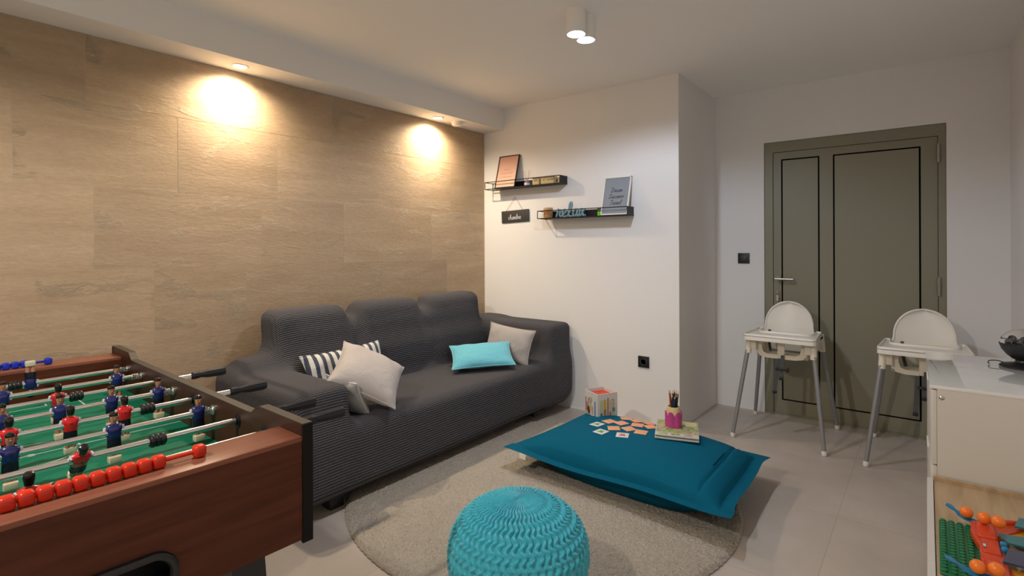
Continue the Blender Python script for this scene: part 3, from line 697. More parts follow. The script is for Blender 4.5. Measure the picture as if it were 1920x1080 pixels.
# picture box
def picture_box():
    A, B_, C_ = Vector((-1.733, 2.972, 0)), Vector((-1.622, 2.918, 0)), Vector((-1.545, 3.03, 0))
    ang = math.atan2(-.44, .9); s = .148
    ang = math.radians(-22)
    cx, cy = -1.640, 3.003
    cx, cy = -1.640, 3.010
    F_ = bag_frame(cx, cy, ang, 0, .07); zb = F_.translation.z
    t = thing('picture_box', 'white cardboard cube box with coloured drawings and an open red inside, on the teal cushion', 'box', (cx, cy, zb+.002), math.radians(62.6))
    h = s/2; H_ = .150; tk = .004
    mb = MB(); mb.box((-h, -h, 0), (h, h, tk)); mb.box((-h, -h, 0), (-h+tk, h, H_)); mb.box((h-tk, -h, 0), (h, h, H_)); mb.box((-h+tk, -h, 0), (h-tk, -h+tk, H_)); mb.box((-h+tk, h-tk, 0), (h-tk, h, H_))
    mb.build('box_walls', M_card, t)
    o = MB().box((-h+tk+.001, -h+tk+.001, tk), (h-tk-.001, h-tk-.001, H_-.022)).build('red_insert', mat('red_card', (.60, .045, .010), .6), t); o['label'] = 'red inner layer'
    cols = [(.35, .05, .04), (.16, .05, .05), (.55, .45, .25), (.10, .22, .40), (.50, .50, .35), (.62, .42, .01), (.35, .12, .08), (.55, .35, .30), (.05, .30, .06), (.45, .10, .05), (.02, .10, .35)]
    ms = [mat('print_ink', c, .5) for c in cols]
    rnd = random.Random(3)
    for side in (0, 1):
        M = Matrix.Rotation(-PI/2 if side else 0, 4, 'Z')
        mb = MB()
        def patch(x0, x1, z0, z1, mi, round_=0):
            mb.mi = mi; n = 8; poly = [(x0, z0), (x1, z0)]
            if round_:
                r = (x1-x0)/2; poly += [((x0+x1)/2+r*math.cos(a), z1-r+r*math.sin(a)) for a in np.linspace(0, PI, n)]
            else: poly += [(x1, z1), (x0, z1)]
            vs = [M @ Vector((x, -h-.0006, z)) for x, z in poly]; mb.add(vs, [tuple(range(len(vs)))])
        if side == 0:
            specs = [(-.050, -.030, .004, .100, 4, 1), (-.026, -.010, .004, .103, 5, 1), (-.002, .006, .006, .108, 6, 0), (.012, .018, .03, .096, 7, 0), (.024, .046, .004, .085, 4, 1), (.030, .041, .084, .097, 7, 0), (.034, .049, .028, .052, 8, 1), (.012, .022, .004, .030, 9, 1), (-.048, -.036, .006, .026, 10, 0), (-.026, -.010, .004, .045, 2, 0)]
        else:
            specs = [(-.058, -.050, .02, .096, 0, 1), (-.058, -.046, .006, .034, 5, 1), (-.044, -.036, .02, .07, 1, 1), (-.030, -.024, .02, .095, 0, 0), (-.036, -.010, .008, .05, 1, 1), (-.016, .004, .03, .096, 2, 1), (.006, .022, .012, .056, 7, 1), (.034, .046, .006, .090, 3, 1), (-.03, -.012, .006, .016, 9, 0)]
        for sp in specs: patch(*[q*1.12 if k < 4 else q for k, q in enumerate(sp)])
        # looped outlines
        mb.mi = 5 if side == 0 else 1
        ring = [M @ Vector(((.034 if side == 0 else -.006)+.015*math.cos(a), -h-.0008, .098-.0*side+.015*math.sin(a))) for a in np.linspace(0, 2*PI, 17)[:-1]]
        mb.tube(ring, .0012, 5, closed=True)
        mb.build('printed_drawing', ms, t)
picture_box()

# board book, pencil cup
def book_and_cup():
    bl, br = np.array((-1.160, 2.728)), np.array((-.946, 2.806)); L_ = .275
    ex = (br-bl)/np.hypot(*(br-bl)); ey = np.array((-ex[1], ex[0])); W_ = float(np.hypot(*(br-bl)))
    c = bl+ex*W_/2+ey*L_/2
    ang = math.atan2(ex[1], ex[0])
    zb = lambda a, b: bag_z(*(bl+ex*a*W_+ey*b*L_))
    z0 = max(zb(.5, .05), zb(.1, .1), zb(.9, .1)); z1 = max(zb(.5, .9), zb(.5, .5), zb(.1, .9))
    print('book z', z0, z1)
    X = Vector((ex[0], ex[1], -.01)); Y = Vector((ey[0], ey[1], (z1-z0)/L_*.9))
    F_ = frame((c[0], c[1], (z0+z1)/2+.004), X, Y)
    t = thing('board_book', 'square picture book with a green illustrated cover, under the pink pencil cup', 'book'); t.matrix_world = F_
    a, b = W_/2, L_/2
    mb = MB(); mb.rbox((-a, -b, 0), (a, b, .009), .002); mb.rbox((-a, -b+.004, .0145), (a, b, .0225), .002); mb.box((-a+.002, b-.012, .004), (a-.002, b-.001, .02))
    mb.build('book_block', mat('book_board', (.50, .49, .45), .5), t)
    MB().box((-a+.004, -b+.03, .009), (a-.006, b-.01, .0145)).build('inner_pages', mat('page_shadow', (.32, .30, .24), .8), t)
    m = bpy.data.materials.new('cover_print'); m.use_nodes = True; N, L = nodes(m); bb = N['Principled BSDF']; bb.inputs['Roughness'].default_value = .4
    tc = N.new('ShaderNodeTexCoord'); nz = N.new('ShaderNodeTexNoise'); nz.inputs['Scale'].default_value = 22; nz.inputs['Detail'].default_value = 3; nz.inputs['Distortion'].default_value = 2.5; L.new(tc.outputs['Object'], nz.inputs['Vector'])
    r = N.new('ShaderNodeValToRGB'); r.color_ramp.interpolation = 'CONSTANT'
    for i, (p, cc) in enumerate([(0, (.03, .22, .03)), (.40, (.20, .38, .08)), (.46, (.50, .50, .22)), (.53, (.46, .30, .22)), (.58, (.36, .14, .10)), (.62, (.16, .18, .30)), (.68, (.5, .42, .2))]):
        e = r.color_ramp.elements[i] if i < 2 else r.color_ramp.elements.new(p); e.position = p; e.color = cc+(1,)
    L.new(nz.outputs['Fac'], r.inputs['Fac']); L.new(r.outputs[0], bb.inputs['Base Color'])
    MB().box((-a+.004, -b+.052, .0224), (a-.004, b-.003, .0230)).build('cover_picture', m, t)
    mb = MB()
    for i in range(3):
        x0 = -a+.018+i*.066; mb.box((x0, -b+.014, .0224), (x0+.046, -b+.042, .0230))
    mb.build('small_picture', m, t)
    mb = MB(); mb.box((a-.075, b-.085, .0229), (a-.008, b-.012, .0234)); mb.build('text_block', mat('yellow_print', (.52, .50, .24), .5), t)
    # cup
    cc = bl+ex*.092+ey*.165; p = F_.inverted() @ Vector((cc[0], cc[1], 0)); top = F_ @ Vector((p.x, p.y, .0236))
    t = thing('pencil_cup', 'pink and cream pencil shaped cup full of coloured pencils, standing on the book', 'pencil cup', (top.x, top.y, top.z+.0005))
    pink = mat('pink_enamel', (.50, .055, .26), .35); crm = mat('cream_enamel', (.66, .50, .28), .4)
    mb = MB(); n = 12; R0 = .047
    # scalloped hexagonal shell
    vs = []; fs = []; seg = 72
    for k in range(seg):
        a_ = 2*PI*k/seg; fc = (a_*6/(2*PI)) % 1-.5; hexr = R0*(.93+.07*math.cos(2*PI*fc)); top_ = .088-.026*(abs(2*fc))**2.2
        vs += [(hexr*math.cos(a_), hexr*math.sin(a_), 0), (hexr*math.cos(a_), hexr*math.sin(a_), top_), ((hexr-.003)*math.cos(a_), (hexr-.003)*math.sin(a_), top_), ((hexr-.003)*math.cos(a_), (hexr-.003)*math.sin(a_), .002)]
    for k in range(seg):
        j = (k+1) % seg
        for q in range(3): fs.append((4*k+q, 4*j+q, 4*j+q+1, 4*k+q+1))
    mb.add(vs, fs, True); mb.lathe([(0, 0), (R0*.9, 0), (R0*.9, .003), (0, .003)], seg=24)
    mb.build('pink_shell', pink, t)
    MB().lathe([(R0*.86, .003), (R0*.86, .06), (R0*.84, .085), (.0335, .112), (.0300, .112), (.034, .095), (.034, .02), (0, .02)], seg=36).build('cream_collar', crm, t)
    pc = [(.75, .16, .01), (.02, .02, .025), (.02, .06, .15), (.02, .02, .02), (.10, .03, .02), (.02, .018, .02), (.03, .02, .02), (.02, .05, .12), (.06, .015, .02), (.02, .10, .04), (.015, .015, .02)]
    names = ['orange', 'black', 'blue', 'charcoal', 'brown', 'dark', 'dark red', 'navy', 'maroon', 'green', 'black']
    wood = mat('pencil_wood', (.55, .38, .22), .6)
    pos = [(-.85, -.3, .045), (-.55, .3, .03), (-.35, -.55, .0), (-.1, .5, .02), (-.02, -.2, .035), (.25, -.5, -.01), (.3, .35, .04), (.05, -.75, -.02), (.55, .1, .03), (.9, .1, .02), (.55, -.45, .0)]
    for i, ((px, py, dz), cl) in enumerate(zip(pos, pc)):
        # camera-right in the horizontal plane is (.79,.62)
        bx_, by_ = px*.012, py*.012; tx, ty = px*.030, py*.022
        A = Vector((.79*bx_+.62*by_, .62*bx_-.79*by_*-1, .024)); B = Vector((.79*tx-.62*ty, .62*tx+.79*ty, .168+dz*.5))
        d_ = (B-A).normalized(); tip = B+d_*.018
        p_ = thing('pencil', f'{names[i]} pencil standing in the pink pencil cup'+(', leaning left' if px < -.5 else ', leaning right' if px > .5 else ''), 'pencil', (top.x, top.y, top.z+.0005), 0, 'coloured pencils in the cup')
        MB().tube([A, B], .0037, 6).build('barrel', mat('pencil_paint', cl, .35), p_)
        MB().tube([B, B+d_*.012], [.0036, .0014], 8).build('sharpened_wood', wood, p_)
        MB().tube([B+d_*.012, tip], [.0015, .0003], 6).build('lead', mat('pencil_lead', cl, .4), p_)
book_and_cup()

# ================================================================== HIGH CHAIRS
def high_chair(loc, label):
    t = thing('high_chair', label, 'high chair', loc, 0, 'white high chairs in front of the door')
    # tray
    w, yf, yb, yc = .218, -.245, .135, -.045
    def rc(cx, cy, r, a0, a1, n=6): return [(cx+r*math.cos(a), cy+r*math.sin(a)) for a in np.linspace(a0, a1, n)]
    out = rc(w-.03, yf+.03, .03, -PI/2, 0)+rc(w-.03, yb-.012, .012, 0, PI/2, 4)+[(.165, yb)]+[(.160, yc+.05)]+rc(.160-.045, yc+.045, .045, 0, -PI/2, 7)[0:]+rc(-.160+.045, yc+.045, .045, -PI/2, -PI, 7)+[(-.160, yc+.05), (-.165, yb)]+rc(-w+.03, yb-.012, .012, PI/2, PI, 4)+rc(-w+.03, yf+.03, .03, PI, 1.5*PI)
    zt = .697
    mb = MB(); mb.prism(out, zt-.018, zt-.012)
    # skirt and raised lip along the outline
    n = len(out); P = [Vector((x, y, 0)) for x, y in out]
    outl = []
    for i in range(n):
        e1 = (P[i]-P[i-1]); e2 = (P[(i+1) % n]-P[i]); tt = (e1.normalized()+e2.normalized()); tt = tt.normalized() if tt.length > 1e-6 else e1.normalized()
        outl.append(Vector((tt.y, -tt.x, 0)))
    prof = [(0, -.042), (.0, -.004), (-.002, 0), (-.006, 0), (-.009, -.004), (-.009, -.016)]
    vs = [P[i]+outl[i]*q[0]+Vector((0, 0, zt+q[1])) for i in range(n) for q in prof]; m_ = len(prof)
    mb.add(vs, [(i*m_+j, ((i+1) % n)*m_+j, ((i+1) % n)*m_+j+1, i*m_+j+1) for i in range(n) for j in range(m_-1)], True)
    mb.build('tray', M_white, t)
    # backrest: domed panel with rounded lip
    def back_w(z):   # half width at height z
        k = (z-.64)/(.890-.64)
        if k < .34: return .148+(.182-.148)*((.34-k)/.34)**1.8
        kk = (k-.34)/.66; return .148*math.sqrt(max(0, 1-kk**2.1))
    zs = [.64+(.25)*(1-(1-i/30)**1.6) for i in range(31)]
    yb_ = lambda z: .105+(z-.64)*.16
    nb = 14; v = []
    for z in zs:
        hw = max(back_w(z), .002)
        for i in range(nb+1):
            a = -1+2*i/nb; v.append((hw*a, yb_(z)+.030*(1-a*a)*.6-.018, z))
    f = [(i*(nb+1)+j, i*(nb+1)+j+1, (i+1)*(nb+1)+j+1, (i+1)*(nb+1)+j) for i in range(30) for j in range(nb)]
    mb = MB().add(v, f, True)
    v2 = [(x, y+.006, z) for x, y, z in v]; mb.add(v2, f, True)
    rim = [(back_w(z), yb_(z)-.018, z) for z in zs[:-1]]; rim = rim+[(0, yb_(.89)-.006, .890)]+[(-x, y, z) for x, y, z in reversed(rim)]
    mb.tube(rim, .0062, 8); mb.build('backrest', M_white, t)
    # seat tub
    mb = MB(); sw = .150
    sec = lambda z, wx, y0, y1: [(wx, y0, z), (wx, y1, z), (-wx, y1, z), (-wx, y0, z)]
    # side walls: rounded lower front/back corners, drawn in the y-z plane
    prof = [(-.150, .660), (-.150, .60)]+[(-.150+.05-.05*math.cos(a), .59-.055*math.sin(a)) for a in np.linspace(0, PI/2, 6)]+[(.06+.05*math.sin(a), .535+.05-.05*math.cos(a)) for a in np.linspace(0, PI/2, 6)]+[(.118, .66)]
    for s in (-1, 1):
        Mx = Matrix(((0, 0, 1, 0), (1, 0, 0, 0), (0, 1, 0, 0), (0, 0, 0, 1)))
        mb.prism(prof, s*sw-.003, s*sw+.003, Mx)
    mb.rbox((-sw, -.10, .532), (sw, .09, .540), .003); mb.rbox((-sw, .100, .55), (sw, .110, .68), .003)
    # front wall with two leg openings: hip pieces and central post
    mb.rbox((-.022, -.152, .535), (.022, -.142, .66), .004)
    for s in (-1, 1):
        fr = [(s*.150, .66), (s*.150, .565), (s*.125, .540), (s*.085, .533), (s*.022, .533), (s*.022, .560), (s*.085, .560), (s*.108, .570), (s*.118, .60), (s*.118, .66)]
        if s < 0: fr = list(reversed(fr))
        mb.prism(fr, -.1485, -.142, Matrix(((1, 0, 0, 0), (0, 0, 1, 0), (0, 1, 0, 0), (0, 0, 0, 1))))
    mb.build('seat', M_cream, t)
    # side aprons with sockets
    for s in (-1, 1):
        mb = MB()
        x0, x1 = s*.150, s*.205
        mb.prism([(-.19, .562), (-.155, .562), (-.12, .60), (.10, .60), (.14, .562), (.178, .562), (.165, .672), (-.178, .672)], min(x0, x1)+.047*(s > 0), max(x0, x1)-.047*(s < 0), Matrix(((0, 0, 1, 0), (1, 0, 0, 0), (0, 1, 0, 0), (0, 0, 0, 1))))
        mb.rbox((min(x0, x1), -.155, .652), (max(x0, x1), .15, .672), .003)
        for yy in (-.178, .165):
            mb.tube([(s*.197, yy*1.04, .558), (s*.189, yy*.93, .672)], [.0195, .021], 12)
        mb.rbox((min(s*.145, s*.195), -.186, .585), (max(s*.145, s*.195), -.178, .668), .002)
        sf = mb.build('side_frame', M_cream, t)
        MB().tube([(s*.203, -.204, .575), (s*.203, -.198, .575)], .0035, 8).build('screw', M_strap, sf)
    for s in (-1, 1):
        for yy, fy in ((-.180, -.300), (.168, .300)):
            top = Vector((s*.197, yy, .60)); ft = Vector((s*.268, fy, .018)); d_ = (ft-top)
            leg = MB().tube([top, top+d_*.5, ft], [.0145, .0135, .012], 14).build('leg', M_grey_leg, t)
            o = MB().tube([ft-d_.normalized()*.012, ft+Vector((0, 0, -.010)), ft+Vector((0, 0, -.0165))], [.0145, .0155, .012], 14).build('foot_cap', M_white, leg); o['label'] = 'white foot cap'
    # harness
    mb = MB()
    def strap(pts, w=.011):
        pts = [Vector(p) for p in pts]
        vs = []
        for p in pts: vs += [p+Vector((-w, 0, 0)), p+Vector((w, 0, 0)), p+Vector((w, .002, .0)), p+Vector((-w, .002, 0))]
        fs = []
        for i in range(len(pts)-1):
            for k in range(4): fs.append((4*i+k, 4*i+(k+1) % 4, 4*i+4+(k+1) % 4, 4*i+4+k))
        fs += [(0, 1, 2, 3), tuple(4*(len(pts)-1)+k for k in (3, 2, 1, 0))]; mb.add(vs, fs)
    strap([(-.030, -.125, .545), (-.030, -.150, .530), (-.034, -.152, .42), (-.040, -.150, .315)])
    strap([(.012, -.155, .560), (.008, -.162, .52), (.006, -.165, .46), (.004, -.165, .415)])
    strap([(.02, -.153, .566), (.055, -.160, .575), (.09, -.153, .570)], .008)
    strap([(-.105, .02, .70), (-.100, -.02, .62), (-.085, -.05, .56)], .009)
    mb.build('harness_strap', M_strap, t)
    mb = MB(); mb.rbox((-.030, -.175, .462), (.042, -.158, .476), .003); mb.rbox((.036, -.178, .455), (.050, -.156, .483), .003); mb.rbox((-.010, -.174, .398), (.016, -.160, .418), .003); mb.rbox((-.052, -.160, .300), (-.026, -.146, .318), .003)
    mb.build('buckle', M_black, t)
    return t
hc = high_chair((-.762, 4.02, 0), 'white high chair with grey legs in front of the left half of the green door')
hc2 = dup(hc, (-.012, 3.995, 0), 0, 'white high chair with grey legs partly hidden behind the white cabinet')

# ================================================================== WALL SHELVES
def ledge(x0, x1, zb, label, solid_right=True):
    y0, y1, h = 3.502, YS, .062
    t = thing('picture_ledge', label, 'shelf', ((x0+x1)/2, YS, zb), 0, 'black metal picture ledges')
    ox = (x0+x1)/2
    X0, X1 = x0-ox, x1-ox; Y0 = y0-YS
    MB().box((X0+.075, Y0, 0), (X1, -.0005, .0025)).build('base_plate', M_blackmetal, t)
    MB().box((X0+.075, -.003, 0), (X1, -.0005, h)).build('back_plate', M_blackmetal, t)
    mb = MB(); r = .0034
    def bar(a, b): mb.tube([a, b], r, 6)
    for z in (.002, h): bar((X0, Y0, z), (X1, Y0, z)); bar((X0, Y0, z), (X0, -.002, z)); bar((X1, Y0, z), (X1, -.002, z))
    for z in (.002, h): bar((X0, -.002, z), (X0+.08, -.002, z))
    for (xx, yy) in ((X0, Y0), (X1, Y0), (X0, -.002), (X0+.077, -.002)): bar((xx, yy, 0), (xx, yy, h))
    mb.build('wire_rail', M_blackmetal, t)
    if solid_right: MB().box((X1-.0015, Y0, 0), (X1, -.001, h)).build('end_plate', M_blackmetal, t)
    return t
ledge(-3.040, -2.262, 1.786, 'black metal picture ledge, the upper one near the stone wall')
ledge(-2.478, -1.690, 1.512, 'black metal picture ledge, the lower one to the right')
ZU, ZL = 1.7895, 1.5155
def print_frame(name, label, xl, xr, zb, ht, mframe, mpaper, words, style, fw=.006, lean=.075):
    w_ = xr-xl; t = thing(name, label, 'picture', ((xl+xr)/2, 3.523, zb+.003))
    ang = math.asin(lean/ht); t.rotation_euler = (-ang, 0, 0)
    mb = MB()
    for a, b in (((-w_/2, -.007, 0), (-w_/2+fw, .008, ht)), ((w_/2-fw, -.007, 0), (w_/2, .008, ht)), ((-w_/2, -.007, 0), (w_/2, .008, fw)), ((-w_/2, -.007, ht-fw), (w_/2, .008, ht))): mb.box(a, b)
    mb.build('frame', mframe, t)
    p = MB().box((-w_/2+fw*.8, -.001, fw*.8), (w_/2-fw*.8, .005, ht-fw*.8)).build('print', mpaper, t)
    Mx = lambda z: Matrix.Translation((0, -.0015, z)) @ Matrix.Rotation(PI/2, 4, 'X')
    ink = mat('print_lettering', (.02, .02, .025) if style == 'script' else (.30, .16, .12), .6)
    if style == 'caps':
        for k, wd in enumerate(words):
            o = text('lettering', wd, .0125, Mx(ht*(.56-.115*k)), ink, p, .0003, spacing=1.5)
    else:
        for k, wd in enumerate(words):
            mb = MB(); xh = .0175; wid = script_width(wd, xh)
            script(mb, wd, Mx(ht*(.60-.165*k)) @ Matrix.Translation((-wid/2, 0, 0)), xh, .0013, 5, slant=.25)
            mb.build('lettering', ink, p)
    return t
def pinkpaper():
    m = mat('pink_paper', (.58, .33, .25), .5); N, L = nodes(m); tc = N.new('ShaderNodeTexCoord'); sp = N.new('ShaderNodeSeparateXYZ'); L.new(tc.outputs['Object'], sp.inputs[0])
    r = N.new('ShaderNodeValToRGB'); r.color_ramp.elements[0].color = (.66, .43, .32, 1); r.color_ramp.elements[1].color = (.52, .27, .21, 1); r.color_ramp.elements[1].position = .30
    L.new(sp.outputs[2], r.inputs['Fac']); L.new(r.outputs[0], N['Principled BSDF'].inputs['Base Color']); return m
print_frame('framed_print', 'pink print with faint lettering in a thin black frame on the upper ledge', -2.945, -2.728, ZU, .292, M_blackmetal, pinkpaper(), ['WHAT IS', 'DONE IN LOVE', 'IS DONE WELL'], 'caps')
print_frame('framed_print', 'grey blue print reading Dream Discover Travel in a white frame on the lower ledge', -1.915, -1.698, ZL, .296, M_white, mat('greyblue_paper', (.24, .28, .33), .5), ['Dream', 'Discover', 'Travel'], 'script', .008)
# diffuser
t = thing('reed_diffuser', 'small purple glass reed diffuser on the upper ledge', 'diffuser', (-2.615, 3.548, ZU))
m = mat('mauve_glass', (.28, .19, .27), .2)
mb = MB(); mb.lathe([(0, 0), (.022, 0), (.024, .003), (.024, .030), (.019, .040), (.009, .045), (.008, .056), (.0, .056)], seg=24); mb.build('bottle', m, t)
o = MB().lathe([(.0245, .010), (.0246, .026), (.0242, .026), (.0242, .010)], seg=24).build('label_band', M_card, t)
mb = MB()
for dx, dy in ((-.034, 0), (-.022, .01), (.026, -.005), (.032, .01), (.004, .02)): mb.tube([(0, 0, .02), (dx, dy, .128)], .0014, 5)
mb.build('reed', mat('reed_pink', (.55, .36, .28), .7), t)
# wooden letter blocks
M_blk = wood_mat('block_wood', (.45, .34, .17), (.58, .46, .26), .5, (4, 1, 16), 8); inkb = mat('block_ink', (.02, .015, .01), .6)
def block(xc, yc, s, rz, wd, label, sz=.019):
    t = thing('letter_block', label, 'wooden block', (xc, yc, ZU), rz, 'wooden word blocks on the upper ledge')
    MB().rbox((-s/2, -s/2, 0), (s/2, s/2, s), .0015).build('block_body', M_blk, t)
    MF = Matrix.Translation((0, -s/2-.0002, s*.58)) @ Matrix.Rotation(PI/2, 4, 'X')
    if wd == 'TREE':
        MB().prism([(-.011, -.013), (.011, -.013), (.006, -.004), (.009, -.004), (.004, .005), (.006, .005), (0, .016), (-.006, .005), (-.004, .005), (-.009, -.004), (-.006, -.004)], 0, .0005, MF).build('printed_tree', inkb, t)
    elif wd == 'HEART':
        MB().prism([(0, -.012), (.011, .001), (.009, .009), (.004, .009), (0, .005), (-.004, .009), (-.009, .009), (-.011, .001)], 0, .0005, MF).build('printed_heart', mat('red_print', (.3, .05, .03), .6), t)
    else: text('lettering', wd, sz, MF, inkb, t, .0004, spacing=1.05, bold=.0004)
block(-2.503, 3.542, .062, 0, 'LIFE', 'wooden block printed LIFE, leftmost of the word blocks')
block(-2.452, 3.578, .030, .5, 'HEART', 'small dark reddish block wedged between the LIFE and IS blocks', .01)
block(-2.421, 3.542, .060, 0, 'IS', 'wooden block printed IS, beside the GOOD block')
block(-2.359, 3.542, .060, 0, 'GOOD', 'wooden block printed GOOD')
block(-2.305, 3.556, .046, -.18, 'TREE', 'wooden block with a small black tree, right end of the word blocks')
# lower ledge
t = thing('candle_jar', 'round wooden candle jar on the left of the lower ledge', 'jar', (-2.410, 3.555, ZL))
MB().lathe([(0, 0), (.036, 0), (.037, .003), (.037, .066), (.0, .066)], seg=28).build('jar_body', wood_mat('amber_wood', (.32, .16, .06), (.45, .25, .11), .4, (4, 4, 1), 20), t)
MB().lathe([(.0385, .066), (.0385, .083), (.036, .086), (0, .086)], seg=28).build('lid', wood_mat('pale_lid', (.42, .27, .13), (.52, .36, .20), .5, (8, 1, 4), 12), t)
def relax():
    m = mat('dusty_blue_wood', (.19, .32, .38), .55)
    xh = .053; mb = MB(); wd = 'relax'; Wd = script_width(wd, xh, .12)
    t = thing('word_ornament', 'blue wooden ornament spelling relax in joined letters on the lower ledge', 'ornament', (-2.325, 3.545, ZL+.0085))
    M = Matrix.Rotation(PI/2, 4, 'X'); x = 0
    for ch in wd:
        adv, st = SCRIPT[ch]
        for s_ in st:
            pts = [((x+p[0]*1.12+.12*p[1])*xh, p[1]*xh*(1.0 if ch != 'l' else 1.0)) for p in spline(s_, 6)]
            mb.tube([(q[0], 0, q[1]) for q in pts], .0088, 10)
        x += adv*1.12+.04
    mb.build('joined_letters', m, t)
relax()
t = thing('green_bottle', 'small clear bottle with bright green liquid beside the grey print', 'bottle', (-1.950, 3.572, ZL))
MB().lathe([(0, 0), (.016, 0), (.017, .002), (.017, .034), (0, .034)], seg=20).build('green_liquid', mat('green_liquid', (.16, .95, .02), .35), t)
MB().lathe([(.0172, .035), (.0172, .050), (.0165, .050), (.0165, .035)], seg=20).build('glass_neck', mat('thin_glass', (.75, .9, .7), .05, trans=.95), t)
MB().lathe([(.0, .050), (.0185, .050), (.0185, .060), (0, .060)], seg=20).build('cap', mat('dark_green_cap', (.05, .12, .02), .4), t)
# hanging slate
t = thing('hanging_slate', 'small slate sign reading chambre hanging from a string under the upper ledge', 'sign', (-2.786, YS-.008, 1.55))
Ms = Matrix.Rotation(-.035, 4, 'Y')
mb = MB(); mb.rbox((-.149, -.003, -.052), (.149, .004, .052), .004, M=Ms); mb.build('slate_board', mat('slate', (.035, .035, .034), .6, bump=(60, .2, .002)), t)
mb = MB(); xh = .021; wid = script_width('chambre', xh)
script(mb, 'chambre', Ms @ Matrix.Translation((-wid/2-.004, -.004, -.026)) @ Matrix.Rotation(PI/2, 4, 'X'), xh, .0021, 6, slant=.1); mb.build('lettering', mat('chalk', (.68, .67, .64), .8), t)
mb = MB(); mb.tube([Ms @ Vector((-.098, -.002, .048)), (.002, -.002, .165), Ms @ Vector((.085, -.002, .048))], .0014, 6)
for q, dx in ((-.106, .008), (.096, .0)): mb.tube([Ms @ Vector((q-dx, -.005, .034)), Ms @ Vector((q+dx+.001, -.005, .042))], .0022, 6)
mb.build('string', mat('twine', (.20, .13, .08), .8), t)
MB().tube([(.002, .008, .166), (.002, -.006, .166)], .002, 8).build('nail', M_steel, t)

